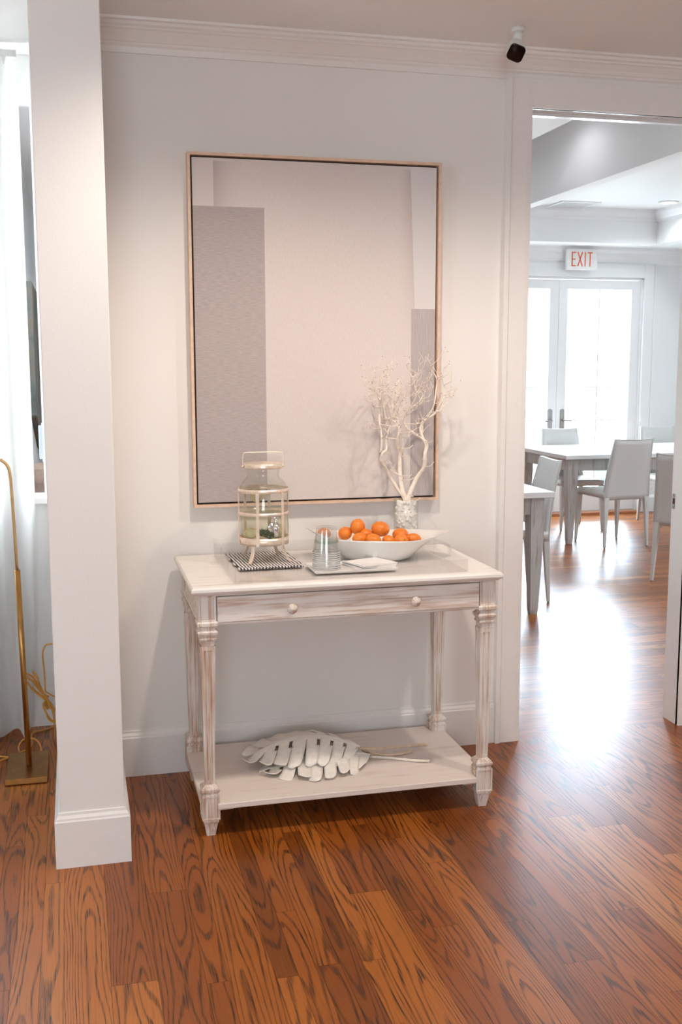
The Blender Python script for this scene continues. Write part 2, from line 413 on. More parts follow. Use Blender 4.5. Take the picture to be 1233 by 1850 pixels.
m = MB(); m.box((-3.1, -7, 0), (-3, -3.3, H)); m.box((-3.1, -2.3, 0), (-3, .76, H)); m.box((-3.1, -3.3, 0), (-3, -2.3, 1.3)); m.box((-3.1, -3.3, 1.9), (-3, -2.3, H))
struct(m.build('wall_left', WALL))
sbox('wall_right', (3.5, -7, 0), (3.6, 0.1, H), WALL)

# baseboards: flat board with a moulded cap
def base_prof(t=0.016, h=0.146):
    return [(0, 0), (t, 0), (t, h), (t * .8, h + .004), (t * .75, h + .010), (t * .35, h + .018), (t * .3, h + .026), (0, h + .027)]
def base_x(name, x0, x1, y, sgn=-1, mat=TRIM):    # runs along x, sticks out to sgn*y
    m = MB(); m.prism([(y + sgn * a, z) for a, z in base_prof()], 0, x0, x1); return struct(m.build(name, mat))
def base_y(name, y0, y1, x, sgn, mat=TRIM):
    m = MB(); m.prism([(x + sgn * a, z) for a, z in base_prof()], 1, y0, y1); return struct(m.build(name, mat))
base_x('baseboard_back', 0.125, 1.603, 0.0)
base_x('baseboard_right', 2.55, 3.5, 0.0)
base_x('baseboard_alcove', -3.0, -0.09, 0.66)
# pier baseboard: one mitred ring round the end
m = MB(); pr = base_prof(); px0, px1, py = -0.086, 0.108, -0.689
ring = []
for a, z in pr: ring.append([(px0 - a, 0.66, z), (px0 - a, py - a, z), (px1 + a, py - a, z), (px1 + a, 0.0, z)])
vs = [p for r_ in ring for p in r_]; fs = []
for i in range(len(pr) - 1):
    for k in range(3): fs.append((i * 4 + k, i * 4 + k + 1, i * 4 + 4 + k + 1, i * 4 + 4 + k))
m.add(vs, fs); struct(m.build('baseboard_pier', TRIM))
# crown moulding along the back wall
crown = [(0, 2.573), (0.010, 2.573), (0.012, 2.580), (0.014, 2.592), (0.022, 2.598), (0.024, 2.604), (0.030, 2.606), (0.040, 2.618), (0.060, 2.634), (0.068, 2.637), (0.070, 2.642), (0.082, 2.646), (0.086, 2.655), (0.100, 2.657), (0.102, H), (0, H)]
m = MB(); m.prism([(-a, z) for a, z in crown], 0, 0.108, 3.5); struct(m.build('trim_2', TRIM))
# door casing, head and jambs
m = MB()
for sx, xi, xo in ((-1, 1.709, 1.603), (1, 2.436, 2.542)):
    pts = [(xi - sx * 0.0, 0), (xi, -.020), (xi + sx * .02, -.022), (xo - sx * .024, -.022), (xo - sx * .018, -.030), (xo, -.030), (xo, 0)]
    m.prism(pts, 2, 0, 2.5735)
m.prism([(0, 2.472), (-.020, 2.472), (-.022, 2.49), (-.022, 2.5735), (0, 2.5735)], 0, 1.709, 2.436)
struct(m.build('trim_3', TRIM))
m = MB()
m.box((1.699, -0.02, 0), (1.709, 0.10, 2.482)); m.box((2.436, -0.012, 0), (2.446, 0.10, 2.482)); m.box((1.70, -0.012, 2.472), (2.44, 0.10, 2.482))
m.box((1.709, 0.035, 0), (1.719, 0.070, 2.472)) 
m.box((1.719, 0.050, 2.461), (2.43, 0.080, 2.472))
struct(m.build('trim_4', simple('gloss_jamb_paint', (0.82, 0.83, 0.84), 0.15, nscale=60, var=0.01, Coat_Weight=0.8)))
t = thing('strike_plate', 'small metal latch plate set in the right door jamb', 'latch plate', (2.4358, 0.082, 0.947))
m = MB(); m.box((-0.0015, -0.011, -0.032), (0.0, 0.011, 0.032)); m.build('face_plate', CHROME, t)
m = MB(); m.box((-0.0022, -0.007, -0.012), (-0.0012, 0.007, 0.012)); m.build('latch_hole', simple('latch_recess', (0.10, 0.03, 0.015), 0.7), t)
m = MB(); m.lathe([(0.002, 0), (0.003, .0006), (0.001, .0012)], n=10); o = m.build('screw', PEWTER, t, loc=(-0.0015, 0, 0.024), rot=(0, R(-90), 0)); 
o2 = o.copy(); COL.objects.link(o2); o2.parent = t; o2.location = (-0.0015, 0, -0.024)

# ------------------------------------------------------------------ room seen beyond the ledge on the far left
sbox('wall_passage', (-0.40, 0.76, 0), (-0.30, 9.1, 2.9), COOL)
m = MB(); m.box((1.0, 0.10, 0), (1.02, 2.2, 2.9)); m.box((1.0, 4.4, 0), (1.02, 9.1, 2.9)); m.box((1.0, 2.2, 2.4), (1.02, 4.4, 2.9)); struct(m.build('wall_passage', COOL))
sbox('ceiling', (-0.40, 0.76, 2.9), (1.02, 9.1, 3.0), COOL)
m = MB(); m.box((-.4, 9.0, 0), (.3, 9.1, 2.9)); m.box((.9, 9.0, 0), (1.0, 9.1, 2.9)); m.box((.3, 9.0, 0), (.9, 9.1, 1.2)); m.box((.3, 9.0, 2.2), (.9, 9.1, 2.9)); struct(m.build('wall_passage_end', COOL))
sbox('floor', (-0.40, 0.76, -0.06), (1.02, 9.1, 0.0), BROWN)
# dark wall hanging, pale frame, armchair
m = MB(); yz = [(4.0, 1.16), (4.0, 2.095), (6.2, 2.08), (6.2, 0.70), (5.0, 0.86)]
m.prism([(a, b) for a, b in yz], 0, -0.300, -0.258)
mm_, nt, b = new_mat('dark_mottled_canvas')
tc = N(nt, 'ShaderNodeTexCoord'); no = N(nt, 'ShaderNodeTexNoise'); no.inputs['Scale'].default_value = 3.5; no.inputs['Detail'].default_value = 5
L(nt, tc.outputs['Object'], no.inputs['Vector']); rr = ramp(nt, [(0.35, (0.16, 0.175, 0.17)), (0.5, (0.24, 0.25, 0.24)), (0.62, (0.30, 0.23, 0.17)), (0.72, (0.32, 0.34, 0.34))])
L(nt, no.outputs['Fac'], rr.inputs[0]); L(nt, rr.outputs[0], b.inputs['Base Color']); b.inputs['Roughness'].default_value = 1.0; b.inputs['Specular IOR Level'].default_value = 0.0
tag(m.build('wall_hanging', mm_), 'dark grey-green mottled hanging on the white wall behind the pier, far left', 'wall hanging')
t = thing('window_handle', 'pale blue-grey upright handle on the side of the opening above the far left ledge', 'handle', (-.1305, .71, 1.13))
MB().box((-.016, -.012, .0), (0, .012, .14)).build('grip', BOX_BLUE, t, bevel=.003)
MB().box((-.004, -.016, -.01), (0, .016, .15)).build('rose', BOX_BLUE, t)
t = thing('armchair', 'tan and brown upholstered seat glimpsed above the white ledge at far left', 'armchair', (-0.05, 2.9, 0))
MB().box((-0.24, 0.30, 0.30), (0.42, 0.45, 0.88)).build('backrest', TAN, t, bevel=0.03)
MB().box((-0.24, -0.36, 0.20), (0.42, 0.30, 0.60)).build('seat', BROWN, t, bevel=0.03)
MB().box((-0.24, -0.36, 0.60), (-0.14, 0.30, 0.76)).build('armrest', BROWN, t, bevel=0.02)
for lx, ly in ((-.2, -.3), (.38, -.3), (-.2, .38), (.38, .38)): MB().box((lx - .02, ly - .02, 0), (lx + .02, ly + .02, .21)).build('leg', TAN, t)

# ------------------------------------------------------------------ dining room shell
DY = 5.9
m = MB(); DX0, DX1, DH = 3.76, 5.58, 2.36
m.box((1.0, DY, 0), (DX0, DY + .12, 3.3)); m.box((DX1, DY, 0), (6.3, DY + .12, 3.3)); m.box((DX0, DY, DH), (DX1, DY + .12, 3.3))
struct(m.build('wall_far', COOL))
m = MB(); m.box((6.2, .1, 0), (6.3, .85, 3.3)); m.box((6.2, 1.85, 0), (6.3, 5.9, 3.3)); m.box((6.2, .85, 0), (6.3, 1.85, 1.0)); m.box((6.2, .85, 2.2), (6.3, 1.85, 3.3))
struct(m.build('wall_dining_right', COOL))
m = MB(); m.box((3.56, 0, H), (6.3, .1, 3.3)); m.box((1.02, 0.0, 2.9), (3.56, .1, 3.3)); m.box((3.6, 0, 0), (6.3, .1, H)); m.box((.02, .10, 2.9), (1.02, .12, 3.3))
struct(m.build('wall_dining_near', COOL))
sbox('ceiling', (1.0, 0, 3.22), (3.5, 5.9, 3.3), COOL)
sbox('ceiling', (3.5, 0, 2.95), (6.3, 5.9, 3.3), COOL)
sbox('trim_5', (3.42, 0.1, 2.72), (3.52, 5.5, 3.22), COOL)
sbox('ceiling', (1.02, .1, 2.95), (2.93, 5.5, 3.22), COOL)
sbox('ceiling', (1.02, 5.48, 2.642), (6.2, 5.9, 2.98), COOL)
sbox('ceiling', (5.46, .1, 2.642), (6.2, 5.48, 2.98), COOL)
m = MB()
cp = [(0, 2.85), (-.012, 2.85), (-.014, 2.868), (-.04, 2.885), (-.07, 2.92), (-.078, 2.95), (0, 2.95)]
m.prism([(5.48 + a, z) for a, z in cp], 0, 3.52, 5.46 - .0)
m.prism([(5.46 + a, z) for a, z in cp], 1, .1, 5.48)
cp2 = [(0, 2.49), (-.012, 2.49), (-.014, 2.51), (-.03, 2.53), (-.05, 2.59), (-.075, 2.62), (-.08, 2.642), (0, 2.642)]
m.prism([(5.9 + a, z) for a, z in cp2], 0, 1.1, 6.2)
m.prism([(6.2 + a, z) for a, z in cp2], 1, .1, 5.9)
struct(m.build('trim_6', COOL))
# french-door casing
m = MB()
for x0, x1, s in ((DX0 - .12, DX0, 1), (DX1, DX1 + .12, 1)):
    m.box((x0, DY - .025, 0), (x1, DY, 2.492)); 
m.box((DX1 + .105, DY - .035, 0), (DX1 + .125, DY, 2.492))
m.box((DX0, DY - .025, DH), (DX1, DY, 2.492))
m.box((DX0, DY, DH - .02), (DX1, DY + .12, DH)); m.box((DX1 - .02, DY, 0), (DX1, DY + .12, DH)); m.box((DX0, DY, 0), (DX0 + .02, DY + .12, DH))
struct(m.build('trim_7', COOL, bevel=.003))
sbox('trim_8', (DX0 - .1, DY - .10, 0.0), (DX1 - .02, DY + .12, 0.028), simple('oak_sill', (0.42, 0.17, 0.08), 0.4), bevel=.006)
base_x('baseboard_far', DX1 + .125, 6.2, DY, -1, COOL); base_x('baseboard_far', 1.05, DX0 - .12, DY, -1, COOL)
base_y('baseboard_dining_right', .1, 5.9, 6.2, -1, COOL)
# two french doors
def french(name, x0, x1, hx):
    fr = MB(); y0, y1 = DY + .02, DY + .065; st = .095
    fr.box((x0, y0, 0.03), (x0 + st, y1, DH - .025)); fr.box((x1 - st, y0, .03), (x1, y1, DH - .025))
    fr.box((x0 + st, y0, DH - .115), (x1 - st, y1, DH - .025)); fr.box((x0 + st, y0, .03), (x1 - st, y1, .27))
    cx = (x0 + x1) / 2
    fr.box((cx - .007, y0 + .01, .27), (cx + .007, y1 - .01, DH - .115))
    for z in (0.62, 0.95, 1.28): fr.box((x0 + st, y0 + .012, z - .006), (x1 - st, y1 - .012, z + .006))
    d = struct(fr.build(name, COOL))
    g = MB().box((x0 + st, DY + .040, .27), (x1 - st, DY + .044, DH - .115)).build('glass_pane', WINGLASS, d)
    h = MB(); prof = [(-.022, -.12), (.022, -.12), (.022, .08)] + [(.022 * math.cos(a), .08 + .022 * math.sin(a)) for a in [PI * k / 8 for k in range(1, 8)]] + [(-.022, .08)]
    h.prism([(hx + a, .965 + z) for a, z in prof], 1, DY + .008, DY + .02)
    sgn = -1 if hx < cx else 1
    h.tube([(hx, DY + .01, .955), (hx, DY - .035, .955)], .009, 8)
    h.tube([(hx, DY - .035, .955), (hx - sgn * -.0 + (0.075 if hx > 4.67 else -.075), DY - .04, .95)], .008, 8)
    h.build('door_handle', PEWTER, d)
french('door_1', 3.78, 4.672, 4.607); french('door_2', 4.675, 5.56, 4.74)

# exit sign
t = thing('exit_sign', 'white exit sign with orange-red letters above the french doors', 'exit sign', (4.842, 5.80, 2.42))
MB().box((-.16, -.02, 0), (.16, .02, .198)).build('sign_panel', SIGNM, t, bevel=.004)
MB().box((-.05, .02, .05), (.05, .098, .16)).build('mounting_box', SIGNM, t)
lt = MB(); yl0, yl1 = -.0235, -.0195; hh, z0 = .135, .032; sw = .011
def bar(x0, z0_, x1, z1_, w_=sw):
    d = Vector((x1 - x0, z1_ - z0_)); n = Vector((-d.y, d.x)).normalized() * w_ / 2
    lt.prism([(x0 + n.x, z0_ + n.y), (x1 + n.x, z1_ + n.y), (x1 - n.x, z1_ - n.y), (x0 - n.x, z0_ - n.y)], 1, yl0, yl1)
T0, B0 = z0 + hh, z0
bar(-.107, B0, -.107, T0); bar(-.112, T0 - .005, -.068, T0 - .005); bar(-.112, B0 + .005, -.068, B0 + .005); bar(-.112, z0 + hh / 2, -.074, z0 + hh / 2)
bar(-.048, B0, 0.0, T0); bar(-.048, T0, 0.0, B0)
bar(.030, B0, .030, T0)
bar(.082, B0, .082, T0); bar(.056, T0 - .005, .108, T0 - .005)
lt.build('lettering', SIGNRED, t)
# ceiling register and recessed light
t = thing('ceiling_vent', 'square louvred air vent in the far dining room ceiling', 'vent', (4.46, 5.25, 2.95))
m = MB(); a, b_ = .19, .155
for q in ((-a, -a, a, -b_), (-a, b_, a, a), (-a, -b_, -b_, b_), (b_, -b_, a, b_)): m.box((q[0], q[1], -.010), (q[2], q[3], 0))
m.build('frame', COOL, t)
MB().box((-b_, -b_, -.002), (b_, b_, 0)).build('backing', simple('vent_shadow', (0.03, .035, .04), .8), t)
m = MB()
for k in range(9): m.box((-b_, -b_ + .012 + k * .034, -.010), (b_, -b_ + .026 + k * .034, -.006))
m.build('louvre', COOL, t)
t = thing('recessed_light', 'round recessed ceiling light in the dining room', 'ceiling light', (5.23, 4.91, 2.95))
MB().lathe([(0.058, -.001), (.060, -.010), (.088, -.010), (.092, 0)], n=28).build('trim_ring', COOL, t)
em, nt, b = new_mat('lamp_lens'); b.inputs['Base Color'].default_value = (.9, .9, .9, 1); b.inputs['Emission Color'].default_value = (1, .98, .95, 1); b.inputs['Emission Strength'].default_value = 3.0
MB().lathe([(0.0, -.012), (.057, -.012), (.057, -.009), (0, -.009)], n=24).build('lens', em, t)
# recessed lights over the console (above the frame) carrying the warm lamps
t0 = None
for i, ((x, y), wt) in enumerate(zip(DOWN, DOWN_W)):
    downlight_or_fill((x, y, H - .03), wt, WARM)
downlight_or_fill((.35, 3.2, 2.86), 45, (1, .97, .93))  # unseen fill added in the passage to brighten the hanging and its wall
for p_ in DINING_DOWN_FILL: downlight_or_fill(p_, 24, (.90, .96, 1.0))  # first sits at the visible fixture, the rest are unseen added fill
for y_ in (1.2, 2.9, 4.5): downlight_or_fill((3.08, y_, 3.19), 5, (.95, .97, 1.0), spread=165)  # unseen spots added in the recess to lighten the beam face

# exterior: deck, railing, pale houses
struct(MB().box((1.5, 6.02, -.16), (8.5, 8.6, -.04)).build('floor_deck', DECKM))
t = thing('deck_railing', 'pale balcony railing outside the french doors', 'railing', (5.2, 8.4, -.04))
WHT = simple('white_exterior_paint', (.8, .82, .84), .5)
MB().box((-3.5, -.05, 1.02), (3.2, .05, 1.06)).build('top_rail', WHT, t)
for k in range(6): MB().box((-3.2 + k * 1.2 - .04, -.04, 0), (-3.2 + k * 1.2 + .04, .04, 1.02)).build('post', WHT, t)
MB().box((-3.5, -.003, .1), (3.2, .003, 1.0)).build('glass_panel', WINGLASS, t)
t = thing('neighbouring_house', 'pale distant house with a row of blue windows beyond the french doors', 'house', (20, 30, -6))
MB().box((-5, 0, 0), (6, 6, 5.6)).build('wall', FARWALL, t)
for k, dx in enumerate((-1.9, .2, 1.5, 3.0)): MB().box((dx - .35, -.06, 3.0), (dx + .35, 0, 4.4)).build('window', FARWIN, t)
struct(MB().box((-40, 9, -6.2), (90, 120, -6)).build('ground', simple('pale_sand', (.7, .68, .62), .9)))

# ------------------------------------------------------------------ picture
PX0, PX1, PZ0, PZ1, PY = .410, 1.343, 1.005, 2.252, -.040
t = thing('framed_picture', 'large framed abstract picture in soft greys over the console table', 'picture', ((PX0 + PX1) / 2, 0, PZ0))
cx = (PX0 + PX1) / 2; w2 = (PX1 - PX0) / 2; hgt = PZ1 - PZ0; fw = .010
m = MB(); m.box((-w2, -.045, 0), (-w2 + fw, 0, hgt)); m.box((w2 - fw, -.045, 0), (w2, 0, hgt)); m.box((-w2 + fw, -.045, 0), (w2 - fw, 0, fw)); m.box((-w2 + fw, -.045, hgt - fw), (w2 - fw, 0, hgt))
m.build('frame', FRAMEWOOD, t)
MB().box((-w2 + fw, -.012, fw), (w2 - fw, -.002, hgt - fw)).build('backing', DARKGAP, t)
# canvas: colour fields by object coordinates
cm, nt, b = new_mat('printed_canvas')
tc = N(nt, 'ShaderNodeTexCoord'); sp = N(nt, 'ShaderNodeSeparateXYZ'); L(nt, tc.outputs['Object'], sp.inputs[0])
X, Z = sp.outputs[0], sp.outputs[2]
def M2(op, a, c, c2=None):
    q = N(nt, 'ShaderNodeMath', operation=op)
    for i, v in enumerate((a, c)):
        if isinstance(v, (int, float)): q.inputs[i].default_value = v
        else: L(nt, v, q.inputs[i])
    return q.outputs[0]
def between(v, lo, hi):
    return M2('MULTIPLY', M2('GREATER_THAN', v, lo), M2('LESS_THAN', v, hi))
def blend(base, fac, col):
    q = N(nt, 'ShaderNodeMixRGB')
    if isinstance(base, tuple): q.inputs[1].default_value = (*base, 1)
    else: L(nt, base, q.inputs[1])
    L(nt, fac, q.inputs[0])
    if isinstance(col, tuple): q.inputs[2].default_value = (*col, 1)
    else: L(nt, col, q.inputs[2])
    return q.outputs[0]
def weave(sx, sz, c1, c2, lo=.4, hi=.6):
    mp = N(nt, 'ShaderNodeMapping'); mp.inputs['Scale'].default_value = (sx, 1, sz); L(nt, tc.outputs['Object'], mp.inputs[0])
    n = N(nt, 'ShaderNodeTexNoise'); n.inputs['Scale'].default_value = 1; n.inputs['Detail'].default_value = 3; L(nt, mp.outputs[0], n.inputs['Vector'])
    r = ramp(nt, [(lo, c1), (hi, c2)]); L(nt, n.outputs['Fac'], r.inputs[0]); return r.outputs[0]
gx = lambda x: x - cx
gz = lambda z: z - PZ0
base = weave(300, 60, (.69, .625, .60), (.72, .66, .635))
col = blend(base, M2('LESS_THAN', X, gx(.501)), (.73, .67, .65))                       # left pale strip
col = blend(col, M2('GREATER_THAN', Z, gz(2.226)), (.72, .66, .635))
# soft printed vignettes at the two upper corners of the middle field
fadeL = M2('MULTIPLY', M2('POWER', M2('MAXIMUM', 0.0, M2('SUBTRACT', 1.0, M2('DIVIDE', M2('SUBTRACT', X, gx(.501)), .10))), 2.0), between(X, gx(.501), gx(.75)))
fadeR = M2('MULTIPLY', M2('POWER', M2('MAXIMUM', 0.0, M2('SUBTRACT', 1.0, M2('DIVIDE', M2('SUBTRACT', gx(1.236), X), .07))), 2.0), between(X, gx(1.0), gx(1.245)))
vert = M2('MAXIMUM', 0.0, M2('MINIMUM', 1.0, M2('DIVIDE', M2('SUBTRACT', Z, gz(1.55)), .65)))
inZ = M2('LESS_THAN', Z, gz(2.226))
fd = M2('MULTIPLY', M2('MULTIPLY', M2('ADD', fadeL, fadeR), M2('MULTIPLY', vert, inZ)), .55)
col = blend(col, fd, (.40, .32, .31))
slant = M2('ADD', gx(1.246), M2('MULTIPLY', M2('SUBTRACT', Z, gz(1.724)), -.042))
col = blend(col, M2('MULTIPLY', M2('GREATER_THAN', X, slant), M2('GREATER_THAN', Z, gz(1.724))), (.73, .70, .695))
col = blend(col, M2('MULTIPLY', M2('LESS_THAN', X, gx(.681)), M2('LESS_THAN', Z, gz(2.071))), weave(40, 420, (.42, .37, .362), (.49, .435, .425)))
col = blend(col, M2('MULTIPLY', M2('GREATER_THAN', X, gx(1.232)), M2('LESS_THAN', Z, gz(1.724))), weave(420, 12, (.43, .385, .38), (.53, .48, .48)))
L(nt, col, b.inputs['Base Color']); b.inputs['Roughness'].default_value = 0.75
g = .017
MB().box((-w2 + g, -.036, g), (w2 - g, -.012, hgt - g)).build('canvas', cm, t)

# ------------------------------------------------------------------ console table
TX0, TX1, TY0, TY1, TZ = .333, 1.373, -.629, -.037, .832
ct = thing('console_table', 'whitewashed wooden console table with one long drawer and a low shelf', 'console table', ((TX0 + TX1) / 2, -.333, 0))
ox, oy = (TX0 + TX1) / 2, -.333
m = MB(); hw, hd = (TX1 - TX0) / 2, (TY1 - TY0) / 2
prof = [(-.030, .803), (-.014, .804), (-.010, .808), (-.004, .811), (0, .817), (-.001, .825), (-.006, .831), (-.014, .832)]
vs = []; fs = []
for a, z in prof: vs += [(-hw - a, -hd - a, z), (hw + a, -hd - a, z), (hw + a, hd + a, z), (-hw - a, hd + a, z)]
for i in range(len(prof) - 1):
    for k in range(4): fs.append((i * 4 + k, i * 4 + (k + 1) % 4, i * 4 + 4 + (k + 1) % 4, i * 4 + 4 + k))
n = len(prof) * 4; fs += [(3, 2, 1, 0)]
# raised border then a slightly sunk field on the top face
i0, i1 = .105, .112
vs += [(-hw + i0, -hd + i0 - .045, .832), (hw - i0, -hd + i0 - .045, .832), (hw - i0, hd - .02, .832), (-hw + i0, hd - .02, .832)]
vs += [(-hw + i1, -hd + i1 - .045, .8305), (hw - i1, -hd + i1 - .045, .8305), (hw - i1, hd - .026, .8305), (-hw + i1, hd - .026, .8305)]
for k in range(4): fs.append((n - 4 + k, n - 4 + (k + 1) % 4, n + (k + 1) % 4, n + k)); fs.append((n + k, n + (k + 1) % 4, n + 4 + (k + 1) % 4, n + 4 + k))
fs.append((n + 4, n + 5, n + 6, n + 7))
m.add(vs, fs); m.build('tabletop', WW_TOP, ct)
LX = [(.385 - ox), (1.328 - ox)]; LY = [(-.572 - oy), (-.098 - oy)]
def leg(lx, ly, mat):
    m = MB()
    def sec(hw_, z): return (hw_, z)
    # corner post with a sunk panel on each face
    def block(h, z0, z1, inset=.011, dep=.0035):
        bm = bmesh.new(); bmesh.ops.create_cube(bm, size=1)
        for v in bm.verts: v.co = Vector((lx + v.co.x * 2 * h, ly + v.co.y * 2 * h, (z0 + z1) / 2 + v.co.z * (z1 - z0)))
        bm.faces.ensure_lookup_table(); side = [f for f in bm.faces if abs(f.normal.z) < .5]
        bmesh.ops.inset_individual(bm, faces=side, thickness=inset * .55, depth=0)
        bmesh.ops.inset_individual(bm, faces=side, thickness=inset * .2, depth=-dep)
        bmesh.ops.inset_individual(bm, faces=side, thickness=inset * .35, depth=0)
        bmesh.ops.inset_individual(bm, faces=side, thickness=inset * .2, depth=dep * .6)
        bm.verts.index_update(); m.add([v.co[:] for v in bm.verts], [[v.index for v in f.verts] for f in bm.faces]); bm.free()
    block(.028, .716, .804)
    def stack(pr):
        vs = []; fs = []
        for h, z in pr: vs += [(lx - h, ly - h, z), (lx + h, ly - h, z), (lx + h, ly + h, z), (lx - h, ly + h, z)]
        for i in range(len(pr) - 1):
            for k in range(4): fs.append((i * 4 + k, i * 4 + (k + 1) % 4, i * 4 + 4 + (k + 1) % 4, i * 4 + 4 + k))
        fs += [(3, 2, 1, 0), tuple(range(len(pr) * 4 - 4, len(pr) * 4))]; m.add(vs, fs)
    stack([(.033, .703), (.033, .712), (.029, .716)][0:2] + [(.029, .7165)])
    stack([(.021, .636), (.021, .652), (.026, .655), (.027, .660), (.023, .664), (.031, .676), (.032, .682), (.024, .690), (.026, .697), (.031, .701), (.031, .7035)])
    # tapering fluted shaft
    def flute(h):
        e = h; a = h * .55; c = h * .33; d = h * .17
        side = [(-h, -h), (-a, -h), (-a, -h + d), (-c, -h + d), (-c, -h + d * .25), (c, -h + d * .25), (c, -h + d), (a, -h + d), (a, -h)]
        out = []
        for k in range(4):
            cs, sn = math.cos(k * PI / 2), math.sin(k * PI / 2)
            out += [(x * cs - y * sn, x * sn + y * cs) for x, y in side]
        return out
    vs = []; fs = []; lv = [(.0235, .636, 0), (.0235, .622, 0), (.0232, .616, 1), (.0155, .190, 1), (.0155, .184, 0), (.0155, .172, 0)]
    for h, z, fl in lv:
        pts = flute(h)
        if not fl:
            pts2 = []
            for x, y in pts:
                k = h / max(abs(x), abs(y)); pts2.append((x, y) if max(abs(x), abs(y)) >= h - 1e-6 else ((x, math.copysign(h, y)) if abs(y) > abs(x) else (math.copysign(h, x), y)))
            pts = pts2
        vs += [(lx + x, ly + y, z) for x, y in pts]
    nn = len(flute(.02))
    for i in range(len(lv) - 1):
        for k in range(nn): fs.append((i * nn + k, i * nn + (k + 1) % nn, (i + 1) * nn + (k + 1) % nn, (i + 1) * nn + k))
    m.add(vs, fs)
    stack([(.024, .134), (.027, .140), (.0235, .146), (.029, .153), (.0295, .160), (.024, .168), (.018, .173), (.016, .175)])
    block(.029, .058, .138)
    stack([(.014, 0), (.0145, .004), (.022, .044), (.0255, .050), (.0255, .0585)])
    return m.build('leg', mat, ct, bevel=.0012, seg=1)
for lx in LX:
    for ly in LY: leg(lx, ly, WW_Z)
# apron: sides, back, rails round the drawer
m = MB(); x0, x1 = LX[0] + .028, LX[1] - .028; yf = LY[0] - .022
m.box((x0, yf, .796), (x1, yf + .02, .804)); m.box((x0, yf - .002, .703), (x1, yf + .02, .711))
for lx in LX: m.box((lx - .022, LY[0] + .028, .711), (lx + .022, LY[1] - .028, .804)); m.box((lx - .026, LY[0] + .028, .703), (lx + .026, LY[1] - .028, .712))
m.box((x0, LY[1] - .02, .711), (x1, LY[1] + .02, .804)); m.box((x0, yf + .14, .705), (x1, LY[1] - .02, .711))
m.build('apron', WW_X, ct, bevel=.001, seg=1)
d = MB().box((x0 + .003, yf - .008, .7125), (x1 - .003, yf + .30, .7945)).build('drawer', WW_X, ct, bevel=.0015, seg=1)
for kx in (.653, 1.067):
    k = MB(); k.lathe([(.008, 0), (.0075, .008), (.010, .012), (.016, .018), (.0165, .024), (.012, .030), (.004, .033), (0, .0335)], n=20)
    k.build('knob', WW_Z, d, loc=(kx - ox, yf - .0085, .749), rot=(R(90), 0, 0))
m = MB(); sx0, sx1, sy0, sy1 = TX0 + .022 - ox, TX1 - .022 - ox, -.60 - oy, -.062 - oy
r_ = .052
poly = [(sx0 + r_, sy0 - .006), (sx1 - r_, sy0 - .006), (sx1 - r_, sy0 + .05), (sx1, sy0 + .05), (sx1, sy1 - .05), (sx1 - r_, sy1 - .05), (sx1 - r_, sy1), (sx0 + r_, sy1), (sx0 + r_, sy1 - .05), (sx0, sy1 - .05), (sx0, sy0 + .05), (sx0 + r_, sy0 + .05)]
m.prism(poly, 2, .094, .113)
m.build('shelf', WW_SHELF, ct, bevel=.002, seg=1)
for lx, s in ((LX[0] + .029, 1), (LX[1] - .029, -1)):
    for ly, sg in ((LY[0], 1), (LY[1], -1)):
        MB().prism([(ly - .018, .094), (ly + .018, .094), (ly + .015, .084), (ly - .015, .084)], 0, lx, lx + s * .045).build('shelf_bracket', WW_X, ct)

# ------------------------------------------------------------------ tray with everything in it
ZT = .832
tr = thing('serving_tray', 'clear acrylic serving tray with raised sides on the console table', 'tray', (.866, -.338, ZT))
w_, d_, tk, hh = .392, .259, .004, .045
m = MB(); m.box((-w_, -d_, 0.0005), (w_, d_, tk)); m.build('base', ACRYLIC, tr)
for a, b_ in ((-d_, -d_ + tk), (d_ - tk, d_)): MB().box((-w_, a, tk), (w_, b_, hh)).build('side', ACRYLIC, tr, bevel=.0008, seg=1)
for s in (-1, 1):
    m = MB(); xs = s * w_; xi = s * (w_ - tk)
    for y0, y1, z0, z1 in ((-d_ + tk, -.085, tk, hh), (.085, d_ - tk, tk, hh), (-.085, .085, tk, .028), (-.085, .085, .052, .064), (-.105, -.085, hh, .056), (.085, .105, hh, .056), (-.085, -.060, .028, .058), (.060, .085, .028, .058)):
        m.box((min(xs, xi), y0, z0), (max(xs, xi), y1, z1))
    m.build('handle', ACRYLIC, tr, bevel=.0008, seg=1)
ZI = ZT + tk + .0005

# striped mat
sm_, nt, b = new_mat('striped_cloth')
tc = N(nt, 'ShaderNodeTexCoord'); wv = N(nt, 'ShaderNodeTexWave'); wv.bands_direction = 'X'; wv.inputs['Scale'].default_value = 29; wv.inputs['Distortion'].default_value = 0.6; wv.inputs['Detail'].default_value = 1; wv.inputs['Detail Scale'].default_value = .3
L(nt, tc.outputs['Object'], wv.inputs['Vector']); rr = ramp(nt, [(.30, (.05, .046, .05)), (.46, (.80, .76, .74))]); L(nt, wv.outputs['Fac'], rr.inputs[0]); L(nt, rr.outputs[0], b.inputs['Base Color']); b.inputs['Roughness'].default_value = .85
t = thing('striped_mat', 'folded black and white striped cloth mat under the drink dispenser', 'mat', (.627, -.245, ZI), R(2))
m = MB(); vs = []; fs = []; nx, ny = 28, 24
for lay in (0, 1):
    for i in range(nx + 1):
        for j in range(ny + 1):
            u, v = i / nx - .5, j / ny - .5
            wob = .004 * math.sin(v * 19 + 1) * (abs(u) * 2) ** 3 + .003 * math.sin(u * 23) * (abs(v) * 2) ** 3
            z = (.0006 if lay == 0 else .005 + .0012 * math.sin(u * 30) * math.cos(v * 21) + (.002 if v < -.44 else 0))
            vs.append((u * .222 + wob + .004 * v, v * .300 + wob, z))
for lay in (0, 1):
    o = lay * (nx + 1) * (ny + 1)
    for i in range(nx):
        for j in range(ny): q = o + i * (ny + 1) + j; fs.append((q, q + ny + 1, q + ny + 2, q + 1))
